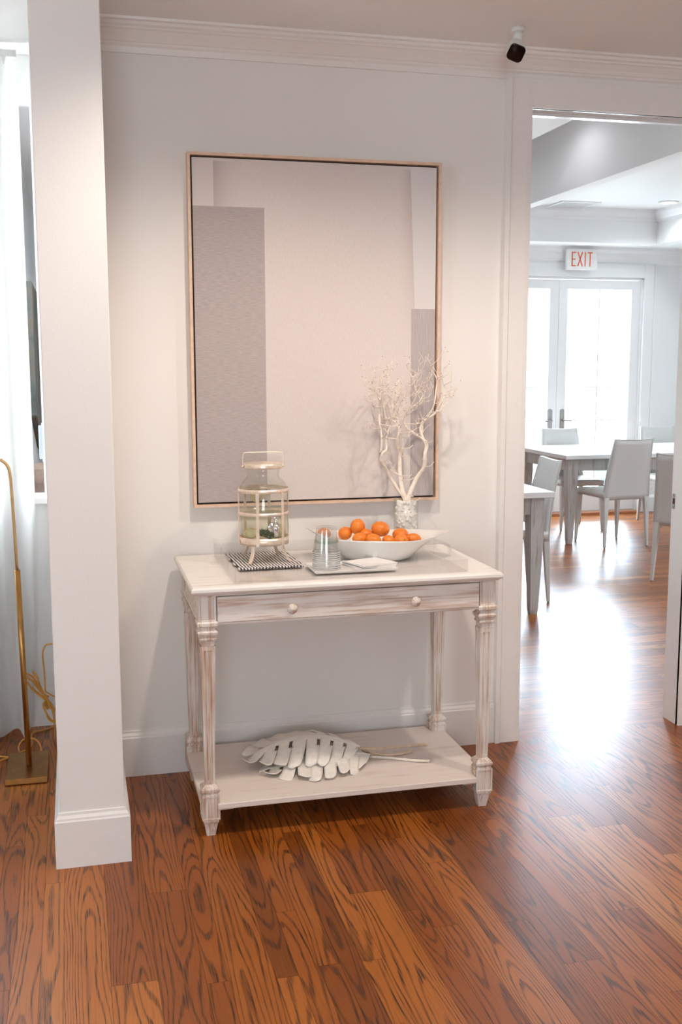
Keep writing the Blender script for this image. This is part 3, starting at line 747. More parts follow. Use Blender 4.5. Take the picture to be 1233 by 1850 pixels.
o = (nx + 1) * (ny + 1)
edge = [(i, 0) for i in range(nx)] + [(nx, j) for j in range(ny)] + [(i, ny) for i in range(nx, 0, -1)] + [(0, j) for j in range(ny, 0, -1)]
for k in range(len(edge)):
    a_ = edge[k][0] * (ny + 1) + edge[k][1]; c_ = edge[(k + 1) % len(edge)]; c_ = c_[0] * (ny + 1) + c_[1]; fs.append((a_, c_, c_ + o, a_ + o))
m.add(vs, fs, 0, True); m.build('cloth', sm_, t)
m = MB()
for k in range(22):
    x = -.108 + k * .0100; m.tube([(x, -.147, .003), (x + .002, -.154, .005), (x + .003, -.159, .0025)], .0014, 5)
m.build('fringe', simple('dark_thread', (.06, .055, .06), .9), t)

# drink dispenser
ZD = ZI + .0065
dd = thing('drink_dispenser', 'glass drink dispenser in a champagne metal cage with a bail handle', 'drink dispenser', (.628, -.252, ZD))
z = lambda v: v - ZD
jar = [(0.0, z(.912)), (.078, z(.912)), (.083, z(.918)), (.084, z(1.085)), (.083, z(1.098)), (.074, z(1.116)), (.060, z(1.128)), (.0555, z(1.136)), (.0555, z(1.150)), (.060, z(1.162)), (.0615, z(1.166))]
m = MB(); m.shell(jar, n=40); m.shell([(max(0, r - .003), zz + .003) for r, zz in jar[:-1]] + [(.0585, z(1.166))], n=40)
m.build('glass_jar', JARGLASS, dd, recalc=False)
m = MB(); m.lathe([(0, z(.916)), (.0785, z(.918)), (.079, z(1.008)), (0, z(1.008))], n=40); m.build('water', WATER, dd)
m = MB(); m.lathe([(0, z(1.1655)), (.066, z(1.1655)), (.067, z(1.168)), (.067, z(1.181)), (.065, z(1.183)), (0, z(1.185))], n=40); m.build('lid', GOLDMETAL, dd)
m = MB(); hx = .069
m.tube(bez([(-hx, 0, z(1.172)), (-hx - .001, 0, z(1.195)), (-hx + .001, 0, z(1.213)), (-hx + .010, 0, z(1.219)), (0, 0, z(1.220)), (hx - .010, 0, z(1.219)), (hx - .001, 0, z(1.213)), (hx + .001, 0, z(1.195)), (hx, 0, z(1.172))], 5), .0016, 8)
for s in (-1, 1): m.sphere((s * (hx + .002), 0, z(1.172)), .0045)
m.build('handle', GOLDMETAL, dd, rot=(0, 0, R(-4)))
for zc, rr_, hb in ((.916, .0875, .013), (1.011, .0885, .006), (1.090, .0885, .007)):
    m = MB(); m.lathe([(rr_ - .002, z(zc - hb)), (rr_, z(zc - hb)), (rr_, z(zc + hb)), (rr_ - .002, z(zc + hb)), (rr_ - .002, z(zc - hb))], n=48)
    m.f = m.f[:-2]; m.m = m.m[:-2]; m.sm = m.sm[:-2]
    m.build('band', GOLDMETAL, dd)
for k in range(6):
    a = R(-90 - 23 + k * 60)
    m = MB(); r0 = .0885
    m.box((r0, -.0055, z(.903)), (r0 + .002, .0055, z(1.098))); m.sphere((r0 + .002, 0, z(1.011)), .0028, seg=8, rings=6); m.sphere((r0 + .002, 0, z(1.090)), .0028, seg=8, rings=6)
    m.build('strap', GOLDMETAL, dd, rot=(0, 0, a))
for a in (-128, -38, 127, 50):
    m = MB(); c = bez([(.074, 0, z(.912)), (.076, 0, z(.895)), (.083, 0, z(.872)), (.098, 0, z(.850)), (.104, 0, .0015)], 5)
    vs = []; fs = []
    for p in c:
        for dx, dy in ((-.0015, -.007), (.0015, -.007), (.0015, .007), (-.0015, .007)): vs.append((p.x + dx, dy, p.z))
    for i in range(len(c) - 1):
        for k in range(4): fs.append((i * 4 + k, i * 4 + (k + 1) % 4, i * 4 + 4 + (k + 1) % 4, i * 4 + 4 + k))
    fs += [(3, 2, 1, 0), tuple(range(len(c) * 4 - 4, len(c) * 4))]
    m.add(vs, fs); m.build('leg', GOLDMETAL, dd, rot=(0, 0, R(a)))
m = MB(); sa = R(-90 + 12); sc_, ss = math.cos(sa), math.sin(sa)
P_ = lambda r, zz, t_=0: (r * sc_ - t_ * ss, r * ss + t_ * sc_, zz)
m.tube([P_(.078, z(.968)), P_(.115, z(.968))], .009, 14); m.tube([P_(.080, z(.968)), P_(.088, z(.968))], .018, 18)
m.tube([P_(.112, z(.985)), P_(.113, z(.968)), P_(.116, z(.940))], [.009, .011, .007], 14)
m.tube([P_(.112, z(.984)), P_(.110, z(1.004))], [.008, .004], 10); m.tube([P_(.110, z(1.004), -.014), P_(.110, z(1.006), .014)], .0035, 8)
m.build('spigot', CHROME, dd)
# rosemary and lemon inside
m = MB()
for s in range(24):
    a = random.uniform(0, 2 * PI); l_ = random.uniform(.04, .07); c0 = Vector((.03 * math.cos(a + 2), .03 * math.sin(a + 2), random.uniform(.924, .942))); dv = Vector((math.cos(a), math.sin(a), random.uniform(0, .35)))
    pts = [c0 + dv * (l_ * k / 5 - l_ / 2) for k in range(6)]
    pts = [Vector((p.x, p.y, p.z)) if Vector((p.x, p.y)).length < .072 else Vector((p.x * .072 / Vector((p.x, p.y)).length, p.y * .072 / Vector((p.x, p.y)).length, p.z)) for p in pts]
    m.tube(pts, .001, 5)
    for k in range(34):
        p = pts[0].lerp(pts[-1], random.random()); q = p + Vector((random.uniform(-1, 1), random.uniform(-1, 1), random.uniform(-.2, 1))).normalized() * .012
        if Vector((q.x, q.y)).length < .077 and q.z > .918: m.tube([p, q], [.0010, .0004], 4)
o = m.build('rosemary_sprigs', HERB, loc=(.628, -.252, 0)); tag(o, 'dark green rosemary sprigs lying in the water of the glass dispenser', 'rosemary', kind='stuff')
def lemon(loc, rot, lab):
    t_ = thing('lemon_slice', lab, 'lemon slice', loc, group=None); t_.rotation_euler = rot
    MB().lathe([(.021, -.0025), (.024, -.0025), (.024, .0025), (.021, .0025), (.021, -.0025)], n=24).build('rind', LEMON, t_)
    MB().lathe([(0, -.002), (.0212, -.002), (.0212, .002), (0, .002)], n=24).build('pulp', LEMONP, t_)
lemon((.615, -.190, 1.062), (R(82), R(35), R(10)), 'pale lemon slice standing upright high inside the glass dispenser')
lemon((.683, -.262, .945), (R(70), 0, R(35)), 'lemon slice low on the right inside the glass dispenser')
lemon((.578, -.270, .938), (R(60), 0, R(-40)), 'lemon slice low on the left inside the glass dispenser')

# plate, cups, napkins
pl = MB(); a_, b_ = .140, .078
prof = [(-.006, 0), (0, .003), (.004, .010), (.002, .011), (-.010, .0055)]
vs = []; fs = []
for a, zz in [(-.02, 0)] + prof: vs += [(-a_ - a, -b_ - a, zz), (a_ + a, -b_ - a, zz), (a_ + a, b_ + a, zz), (-a_ - a, b_ + a, zz)]
for i in range(5):
    for k in range(4): fs.append((i * 4 + k, i * 4 + (k + 1) % 4, i * 4 + 4 + (k + 1) % 4, i * 4 + 4 + k))
fs += [(3, 2, 1, 0), (20, 21, 22, 23)]
pl.add(vs, fs)
o = pl.build('plate', CERAMIC, loc=(.890, -.455, ZI), bevel=.001, seg=1); tag(o, 'rectangular white ceramic plate holding cups and napkins', 'plate')
ZP = ZI + .006
NC = 9
for k in range(NC):
    zb = ZP + k * .0068; sc1 = 1.0
    t = thing('plastic_cup', ('clear plastic cup, topmost of the upside-down stack, with a green printed ring' if k == NC - 1 else 'clear plastic cup at the bottom of the upside-down stack, rim on the plate' if k == 0 else 'clear plastic cup within the upside-down nested stack'), 'cup', (.803, -.462, zb), group='upside-down stack of plastic cups')
    m = MB(); pr = [(.0455, .0005), (.0470, .001), (.0470, .004), (.0448, .0045), (.0440, .012), (.0345, .080), (.0335, .086), (.0300, .0875), (0, .0865)]
    m.shell(pr, n=36); m.build('cup_body', CUPPL, t, recalc=False)
    m = MB(); m.lathe([(.0455, .0008), (.0478, .0012), (.0480, .0032), (.0455, .004)], n=36); m.f = m.f[:-2]; m.m = m.m[:-2]; m.sm = m.sm[:-2]; m.build('rim', CUPRIM, t)
    if k == NC - 1:
        m = MB(); m.shell([(.0412, .034), (.0398, .044)], n=36); m.build('printed_ring', CUPGREEN, t, recalc=False)
for k in range(5):
    m = MB(); vs = []; fs = []
    s = .062; rz = R(9 + k * 3.5)
    for zz, e in ((0, 0), (.0022, 0)):
        for i in range(7):
            for j in range(7):
                x = (i / 6 - .5) * 2 * s * (1.15); y = (j / 6 - .5) * 2 * s
                vs.append((x, y, zz + .006 * max(0, -(x / s) - .5) ** 2 * (k > 2) + .0004 * math.sin(i + j)))
    for lay in (0, 1):
        for i in range(6):
            for j in range(6): q = lay * 49 + i * 7 + j; fs.append((q, q + 7, q + 8, q + 1))
    ed = [(i, 0) for i in range(6)] + [(6, j) for j in range(6)] + [(i, 6) for i in range(6, 0, -1)] + [(0, j) for j in range(6, 0, -1)]
    for i in range(24):
        q = ed[i][0] * 7 + ed[i][1]; w2_ = ed[(i + 1) % 24]; w2_ = w2_[0] * 7 + w2_[1]; fs.append((q, w2_, w2_ + 49, q + 49))
    m.add(vs, fs)
    o = m.build('paper_napkin', PAPER, loc=(.953 + k * .001, -.452, ZP + .0002 + k * .0026), rot=(0, 0, rz))
    tag(o, 'white paper napkin, topmost of the small pile on the plate' if k == 4 else 'white paper napkin lying within the small pile on the plate', 'napkin', 'pile of paper napkins')

# bowl
BX, BY, BR = 1.035, -.268, R(-15)
bw = MB(); nU, prof = 48, None
def bowl_pt(a, t, inner):
    """t 0 foot centre .. 1 rim"""
    Lh, Wh = .246, .140
    ca, sa_ = math.cos(a), math.sin(a)
    point = abs(ca) ** 6
    rx = Lh * (.44 + .56 * t ** 1.15); ry = Wh * (.62 + .38 * t ** .75)
    if t < .12: k = t / .12; rx *= k; ry *= k
    hgt = .080 + .012 * point + (.004 * math.sin(2 * a + 1)) + (.010 if ca < -.8 else 0) * point
    zz = hgt * (max(0, (t - .12) / .88)) ** .85
    off = -.006 if inner else 0
    ex = 1 + .0 * point
    x = (rx + off) * ca * (1 + .05 * point * t); y = (ry + off) * math.copysign(abs(sa_) ** 1.1, sa_) * (1 - .25 * abs(ca) ** 3 * t)
    wob = .0022 * math.sin(5 * a + 3 * t) * t
    return (x + wob, y + wob, zz + (.006 if inner else 0) * (1 - t) + wob * .7)
vs = []; fs = []
ts = [.02, .12, .2, .35, .5, .65, .8, .92, 1.0]
rows = [(t_, False) for t_ in ts] + [(t_, True) for t_ in reversed(ts)]
for t_, inn in rows:
    for k in range(nU): vs.append(bowl_pt(2 * PI * k / nU, t_, inn))
for i in range(len(rows) - 1):
    for k in range(nU): k2 = (k + 1) % nU; fs.append((i * nU + k, i * nU + k2, (i + 1) * nU + k2, (i + 1) * nU + k))
fs += [tuple(range(nU))[::-1], tuple(range((len(rows) - 1) * nU, len(rows) * nU))]
bw.add(vs, fs, 0, True)
o = bw.build('dough_bowl', CERAMIC, loc=(BX, BY, ZI + .001), rot=(0, 0, BR)); tag(o, 'long white hand-shaped bowl with pointed ends, filled with mandarins', 'bowl')

# mandarins
om, nt, b = new_mat('orange_peel')
tc = N(nt, 'ShaderNodeTexCoord'); no = N(nt, 'ShaderNodeTexNoise'); no.inputs['Scale'].default_value = 30; L(nt, tc.outputs['Object'], no.inputs['Vector'])
vo = N(nt, 'ShaderNodeTexVoronoi'); vo.inputs['Scale'].default_value = 520; L(nt, tc.outputs['Object'], vo.inputs['Vector'])
rr = ramp(nt, [(.3, (.80, .20, .018)), (.7, (.88, .27, .03))]); L(nt, no.outputs['Fac'], rr.inputs[0]); L(nt, rr.outputs[0], b.inputs['Base Color'])
bp = N(nt, 'ShaderNodeBump'); bp.inputs['Strength'].default_value = .25; bp.inputs['Distance'].default_value = .0006; L(nt, vo.outputs['Distance'], bp.inputs['Height']); L(nt, bp.outputs[0], b.inputs['Normal'])
b.inputs['Roughness'].default_value = .38; b.inputs['Subsurface Weight'].default_value = .1; b.inputs['Subsurface Radius'].default_value = (.01, .004, .001)
STEMG = simple('stem_scar', (.18, .22, .06), .7)
OR = [(.856, -.205, .922, .024, (1, 1, .85), 'small mandarin peeking out behind the plastic cups'),
      (.934, -.205, .920, .026, (1, 1, .9), 'mandarin half hidden right of the cups, low in the bowl'),
      (.975, -.225, .945, .027, (1, 1, 1.08), 'upright mandarin standing high on the left of the heap'),
      (.962, -.300, .914, .026, (1.05, 1, .85), 'mandarin at the front left of the bowl under the upright one'),
      (1.002, -.240, .918, .025, (1, 1, .85), 'mandarin wedged between the two highest ones'),
      (1.008, -.318, .909, .028, (1.1, 1, .85), 'wide mandarin at the bowl front left of the big one'),
      (1.056, -.240, .936, .031, (1.12, 1, .9), 'biggest mandarin resting on top in the middle of the heap'),
      (1.064, -.318, .905, .024, (1, 1, .85), 'small mandarin at the front below the biggest one'),
      (1.124, -.265, .916, .029, (1.15, 1, .85), 'mandarin at the right behind the two front ones'),
      (1.108, -.325, .903, .026, (1.1, 1, .9), 'mandarin with its stem scar facing the front right'),
      (1.160, -.305, .906, .027, (1.15, 1, .75), 'rightmost mandarin in the white bowl')]
OR += [(.905, -.225, .875, .027, (1, 1, .9), None), (.965, -.255, .870, .027, (1, 1, .9), None), (1.03, -.27, .868, .027, (1, 1, .9), None), (1.10, -.285, .868, .027, (1, 1, .9), None), (1.15, -.27, .872, .025, (1, 1, .9), None)]
for i, (x, y, zz, r, s, lab) in enumerate(OR):
    if lab is None: continue
    zz -= .004
    t = thing('mandarin_orange', lab, 'mandarin', (x, y, zz), random.uniform(0, 6), 'mandarins in the white bowl')
    tilt = (random.uniform(-.4, .4), random.uniform(-.4, .4)) if i != 9 else (1.2, 0)
    o = MB().sphere((0, 0, 0), r, seg=28, rings=18, sc=s, dent=.06).build('peel', om, t); o.rotation_euler = (tilt[0], tilt[1], 0)
    q = MB().lathe([(0, .0015), (.003, .001), (.0038, -.001), (.003, -.003), (0, -.003)], n=8).build('stem_scar', STEMG, t, loc=Matrix.Rotation(tilt[1], 3, 'Y') @ Vector((0, 0, r * s[2] * .95)) if i != 9 else (0, 0, r * .9)); q.rotation_euler = (tilt[0], tilt[1], 0)
    if i == 9: q.location = Matrix.Rotation(1.2, 3, 'X') @ Vector((0, 0, r * .86)); t.rotation_euler = (0, 0, 0.3)

# vase of pebbles with branches
VX, VY = 1.187, -.130
vt = thing('glass_vase', 'clear glass cylinder vase filled with white pebbles behind the bowl', 'vase', (VX, VY, ZI))
m = MB(); m.shell([(0, .0), (.044, .0), (.0455, .003), (.0455, .190), (.0435, .190), (.0435, .006), (0, .006)], n=40); m.build('glass', JARGLASS, vt, recalc=False)
pebm = MB(); pts = []
tries = 0
while len(pts) < 210 and tries < 60000:
    tries += 1
    a = random.uniform(0, 2 * PI); rr_ = .0345 * math.sqrt(random.uniform(.55, 1)) if random.random() < .9 else .03 * random.random(); zz = random.uniform(.015, .178)
    p = Vector((rr_ * math.cos(a), rr_ * math.sin(a), zz))
    if all((p - q).length > .0112 for q in pts): pts.append(p)
for p in pts:
    o_ = len(pebm.v); r0 = random.uniform(.0074, .0084); pebm.sphere(p, r0, seg=8, rings=6, sc=(random.uniform(.8, 1.05), random.uniform(.8, 1.05), random.uniform(.7, 1)))
pebm.lathe([(0, .010), (.0345, .010), (.0345, .176), (0, .176)], n=20)
o = pebm.build('pebble_fill', PEBBLE, loc=(VX, VY, ZI)); tag(o, 'white pebbles packed inside the glass cylinder vase', 'pebbles', kind='stuff')

STEMS = {
 'S1':[(1.186, 1.02), (1.173, 1.055), (1.17, 1.133), (1.174, 1.194), (1.159, 1.219), (1.157, 1.251), (1.163, 1.284), (1.152, 1.308), (1.124, 1.321), (1.12, 1.357), (1.105, 1.405), (1.095, 1.441), (1.101, 1.473)],
 'S2':[(1.182, 1.02), (1.156, 1.06), (1.126, 1.11), (1.106, 1.143), (1.081, 1.172), (1.083, 1.2), (1.1, 1.212), (1.104, 1.244), (1.116, 1.28), (1.127, 1.308), (1.133, 1.369), (1.141, 1.405), (1.139, 1.437)],
 'S2b':[(1.083, 1.2), (1.083, 1.245), (1.079, 1.285), (1.079, 1.321), (1.082, 1.365), (1.07, 1.397), (1.047, 1.429), (1.016, 1.443)],
 'S2c':[(1.047, 1.429), (1.04, 1.457), (1.051, 1.481), (1.056, 1.504)],
 'S3':[(1.195, 1.02), (1.211, 1.058), (1.232, 1.103), (1.251, 1.143), (1.249, 1.193), (1.257, 1.225), (1.248, 1.25), (1.244, 1.282), (1.256, 1.311), (1.29, 1.338), (1.307, 1.375), (1.322, 1.399), (1.328, 1.419), (1.325, 1.451), (1.314, 1.474)],
 'S3b':[(1.265, 1.323), (1.281, 1.363), (1.285, 1.387), (1.293, 1.423), (1.299, 1.464), (1.28, 1.496), (1.265, 1.516)],
 'S3c':[(1.248, 1.246), (1.227, 1.258), (1.205, 1.275), (1.184, 1.3), (1.181, 1.332), (1.192, 1.36), (1.208, 1.404), (1.204, 1.44), (1.199, 1.472), (1.184, 1.518)],
 'S3d':[(1.192, 1.36), (1.226, 1.38), (1.247, 1.408), (1.229, 1.436), (1.246, 1.456)],
 'S3e':[(1.208, 1.404), (1.229, 1.432), (1.242, 1.46)],
 'S1b':[(1.174, 1.194), (1.178, 1.223), (1.177, 1.249)],
 'S1c':[(1.124, 1.321), (1.095, 1.317), (1.074, 1.317)],
 'S1d':[(1.105, 1.405), (1.078, 1.417), (1.057, 1.401)],
 'S1e':[(1.17, 1.109), (1.147, 1.122), (1.132, 1.136)],
 'S2d':[(1.1, 1.212), (1.113, 1.192), (1.115, 1.171)],
 'S3f':[(1.297, 1.464), (1.318, 1.472)], 'S3g':[(1.328, 1.419), (1.343, 1.427)], 'S3h':[(1.199, 1.472), (1.216, 1.488), (1.218, 1.508)],
 'S4':[(1.133, 1.369), (1.158, 1.384), (1.166, 1.404)], 'S5':[(1.082, 1.365), (1.049, 1.37), (1.041, 1.382)],
 'S6':[(1.12, 1.357), (1.111, 1.425), (1.128, 1.453), (1.115, 1.496)], 'S7':[(1.181, 1.332), (1.175, 1.34), (1.175, 1.396), (1.183, 1.436)]}
FAM = {'S1': ['S1', 'S1b', 'S1c', 'S1d', 'S1e', 'S6'], 'S2': ['S2', 'S2b', 'S2c', 'S2d', 'S4', 'S5'], 'S3': ['S3', 'S3b', 'S3c', 'S3d', 'S3e', 'S3f', 'S3g', 'S3h', 'S7']}
R0 = {'S1': .0105, 'S2': .0070, 'S3': .0105, 'S3c': .0048, 'S2b': .0042, 'S3b': .0036, 'S6': .0028}
YD = {'S1': .035, 'S2': -.03, 'S3': -.015}
LABB = {'S1': ('middle bleached manzanita branch standing upright in the pebble vase', 0), 'S2': ('left bleached branch forking away to the left in the pebble vase', 1), 'S3': ('right bleached branch, thick and curving up past the picture frame', 2)}
def twigs(m, tips, p, d, r, depth):
    n = random.choice((2, 3)) ; pts = [p]; l_ = random.uniform(.018, .038) * (1.25 if depth == 2 else 1)
    q = p.copy(); dd_ = d.copy()
    for k in range(n):
        dd_ = (dd_ + Vector((random.uniform(-.5, .5), random.uniform(-.4, .4), random.uniform(-.25, .5)))).normalized(); q = q + dd_ * l_ / n
        if q.y > -.058: q.y = -.058
        pts.append(q.copy())
    r = max(r, .0009); m.tube(pts, [r * (1 - .45 * k / n) for k in range(n + 1)], 5)
    if depth > 0:
        for k in range(random.choice((1, 2, 2))): twigs(m, tips, random.choice(pts[1:]), (dd_ + Vector((random.uniform(-1, 1), random.uniform(-.8, .8), random.uniform(-.3, .8)))).normalized(), r * .65, depth - 1)
    elif random.random() < .5: tips.sphere(pts[-1], .0016, seg=6, rings=4)
rnd_state = random.getstate(); random.seed(21)
for fam, members in FAM.items():
    t = thing('dried_branch', LABB[fam][0], 'branch', (VX, VY, ZI + .17), group='bleached branches in the pebble vase')
    m = MB(); tips = MB()
    for key in members:
        P_ = STEMS[key]; base_y = VY
        pts = []
        for i, (x, zz) in enumerate(P_):
            hgt = (zz - 1.02) / .5
            yy = VY + YD[fam] * hgt * 1.6 + .012 * math.sin(zz * 23 + len(key)) * hgt
            if len(key) > 1: yy += (.0 if i == 0 else .02 * math.sin(ord(key[-1]) + i) * min(1, i / 2))
            pts.append(Vector((x - VX, min(yy, -.058) - VY, zz - ZI - .17)))
        if len(key) == 2 and key in ('S1', 'S2', 'S3'): pts.insert(0, Vector((pts[0].x * .6, 0, -.05)))
        sp_ = bez(pts, 4); r0 = R0.get(key, .0024); r1 = .0018 if r0 > .003 else .0010
        rad = [r0 + (r1 - r0) * (k / (len(sp_) - 1)) ** .95 for k in range(len(sp_))]
        if key in ('S1', 'S3'): rad = [max(a, .0) for a in rad]
        m.tube(sp_, rad, 8)
        for k in range(len(sp_)):
            zz = sp_[k].z
            pr_ = .08 if zz < .25 else .24
            if random.random() < pr_:
                sd = random.choice((-1, 1)); twigs(m, tips, sp_[k], Vector((sd * random.uniform(.4, 1), random.uniform(-.6, .6), random.uniform(.1, .9))).normalized(), min(rad[k] * .75, .0020), 2 if zz > .25 else 0)
        twigs(m, tips, sp_[-1], (sp_[-1] - sp_[-2]).normalized(), r1 * .9, 1)
    def wrl(q):  # keep clear of the picture
        return q
    m.v = [(a, min(b__, -.054 - VY), c) for a, b__, c in m.v]
    m.add([(a, min(b__, -.054 - VY), c) for a, b__, c in tips.v], tips.f, 1, True)
    m.build('bark', [BRANCHM, TIPM], t)
random.setstate(rnd_state)

# ------------------------------------------------------------------ carved leaves on the lower shelf
ZS = .1135
def carved_leaf(label, base, tip, wl, wr, arch, lift, seedv):
    """base = stem junction, tip = leaf tip (world xy); slit blades either side of an arched midrib"""
    rs = random.Random(seedv)
    b0 = Vector((base[0], base[1], 0)); t0_ = Vector((tip[0], tip[1], 0)); ax = (t0_ - b0); Ln = ax.length; ax.normalize(); side = Vector((-ax.y, ax.x, 0))
    t = thing('carved_leaf', label, 'leaf ornament', (base[0], base[1], ZS), group='white carved leaves on the lower shelf')
    m = MB()
    def width(u): return (math.sin(PI * min(1, (u * .93 + .05))) ** .55) * (1 - .35 * u)
    def pt(u, v, s, W):
        # u along midrib 0..1, v outwards 0..1, blades sweep towards the tip
        uu = u + .10 * v ** 1.3
        wv_ = W * width(u) * v
        zz = lift + arch * math.sin(PI * min(1, max(0, uu * .9 + .05))) * (1 - v ** 1.7) + .006 * (1 - v)
        zz += .007 * math.sin(uu * 40 + s) * v * (1 - .5 * v)
        zz = max(.0015, zz)
        p = ax * (uu * Ln) + side * (s * wv_); return Vector((p.x, p.y, zz))
    for s, W in ((1, wl), (-1, wr)):
        nb = 8
        for k in range(nb):
            u0, u1 = k / nb, (k + 1) / nb; gap = .0065 if k else .002; vend = 1 - .08 * rs.random(); hole = rs.random() < .6; curl = rs.uniform(-.004, .016); skew = rs.uniform(-.02, .03)
            nv = 12; nuu = 4; vs = []; fs = []
            for iv in range(nv + 1):
                v = vend * iv / nv
                g_ = gap * (max(0, v - .38) / .62) ** .45 * (1.25 - .6 * v) if v > .38 else 0
                tipn = .007 * (v / vend) ** 14
                for iu in range(nuu + 1):
                    f_ = iu / nuu; a = u0 + g_ + tipn + (u1 - u0 - 2 * g_ - 2 * tipn) * f_
                    ve = v + (.05 * math.sin(PI * f_) * (v / vend) ** 4)
                    q_ = pt(a + skew * (v / vend) ** 2, ve, s, W); q_.z += curl * (v / vend) ** 3; vs.append(q_)
            for iv in range(nv):
                for iu in range(nuu):
                    if hole and iu == 0 and 2 <= iv <= 4: continue
                    q = iv * (nuu + 1) + iu; fs.append((q, q + 1, q + nuu + 2, q + nuu + 1))
            m.add(vs, fs, 0, True)
    # merge then thicken
    bm = bmesh.new(); vv = [bm.verts.new(p) for p in m.v]
    for f in m.f:
        try: bm.faces.new([vv[i] for i in f])
        except ValueError: pass
    bmesh.ops.remove_doubles(bm, verts=bm.verts, dist=.0008)
    bmesh.ops.recalc_face_normals(bm, faces=bm.faces)
    bmesh.ops.solidify(bm, geom=bm.faces, thickness=.0022)
    for f in bm.faces: f.smooth = True
    me = bpy.data.meshes.new('blade'); bm.to_mesh(me); bm.free(); me.materials.append(LEAFW)
    o = bpy.data.objects.new('blade', me); COL.objects.link(o); o.parent = t
    mr = MB(); mr.tube([ax * (Ln * q) + Vector((0, 0, max(.004, lift + arch * math.sin(PI * min(1, q * .9 + .05)) + .007))) for q in [i / 14 for i in range(15)]], [.0035 * (1 - .6 * i / 14) for i in range(15)], 8)
    mr.build('midrib', LEAFW, t)
    return t
def leaf_stem(t, base, pts, mat=STEMW):
    MB().tube([(x - base[0], y - base[1], zz - ZS) for x, y, zz in pts], [.0045, .0045, .005, .0055][:len(pts)], 8).build('stem', mat, t)
b1 = (.960, -.315); l1 = carved_leaf('white carved split leaf lying on top with an arched midrib and curling tip', b1, (.570, -.300), .165, .262, .066, .020, 3)
leaf_stem(l1, b1, [(.955, -.315, .145), (1.03, -.315, .135), (1.12, -.29, .127), (1.231, -.276, .121)])
b2 = (.990, -.340); l2 = carved_leaf('white carved split leaf lying underneath, its blades showing at the front edge', b2, (.620, -.385), .17, .195, .034, .001, 5)
leaf_stem(l2, b2, [(.98, -.345, .122), (1.06, -.37, .120), (1.12, -.41, .120), (1.185, -.435, .119)], BRANCHM)
b3 = (.970, -.270); l3 = carved_leaf('white carved split leaf at the back, partly covered by the top leaf', b3, (.700, -.120), .085, .10, .030, .001, 8)
leaf_stem(l3, b3, [(.975, -.285, .122), (1.05, -.345, .120), (1.10, -.345, .120), (1.155, -.325, .119)])

# ------------------------------------------------------------------ security camera on the ceiling
t = thing('security_camera', 'small white ceiling camera with a black rounded-square face', 'security camera', (1.528, -.292, H))
MB().lathe([(.024, 0), (.024, -.010), (.020, -.014), (.008, -.016), (0, -.016)], n=28).build('mount', WHITEPLASTIC, t)
MB().tube([(0, 0, -.012), (-.002, -.003, -.035), (-.008, -.008, -.066)], [.017, .019, .014], 14).build('neck', WHITEPLASTIC, t)
def rsq(h, r, n=6):
    out = []
    for cx_, cy_, a0 in ((h - r, h - r, 0), (-h + r, h - r, 90), (-h + r, -h + r, 180), (h - r, -h + r, 270)):
        for k in range(n + 1): a = R(a0 + 90 * k / n); out.append((cx_ + r * math.cos(a), cy_ + r * math.sin(a)))
    return out
def loft(name, secs, mat, parent, loc, rot):
    m = MB(); vs = []; fs = []; nn = len(rsq(1, .5))
    for h, r, zz in secs: vs += [(x, y, zz) for x, y in rsq(h, r)]
    for i in range(len(secs) - 1):
        for k in range(nn): fs.append((i * nn + k, i * nn + (k + 1) % nn, (i + 1) * nn + (k + 1) % nn, (i + 1) * nn + k))
    fs += [tuple(range(nn))[::-1], tuple(range((len(secs) - 1) * nn, len(secs) * nn))]
    m.add(vs, fs, 0, True); o = m.build(name, mat, parent); o.location = loc
    o.rotation_mode = 'QUATERNION'; o.rotation_quaternion = rot; return o
dirv = Vector((-.30, -.80, -.52)).normalized(); q = dirv.to_track_quat('Z', 'Y') @ Matrix.Rotation(R(-24), 3, 'Z').to_quaternion()
ctr = Vector((-.020, -.027, -.079))
loft('housing', [(.020, .0195, -.030), (.0265, .022, -.026), (.0285, .019, -.005), (.0290, .017, .040), (.0285, .017, .042)], WHITEPLASTIC, t, ctr, q)
loft('lens_face', [(.0278, .0155, .0415), (.0278, .0155, .0445), (.0262, .0145, .0455)], BLACK, t, ctr, q)

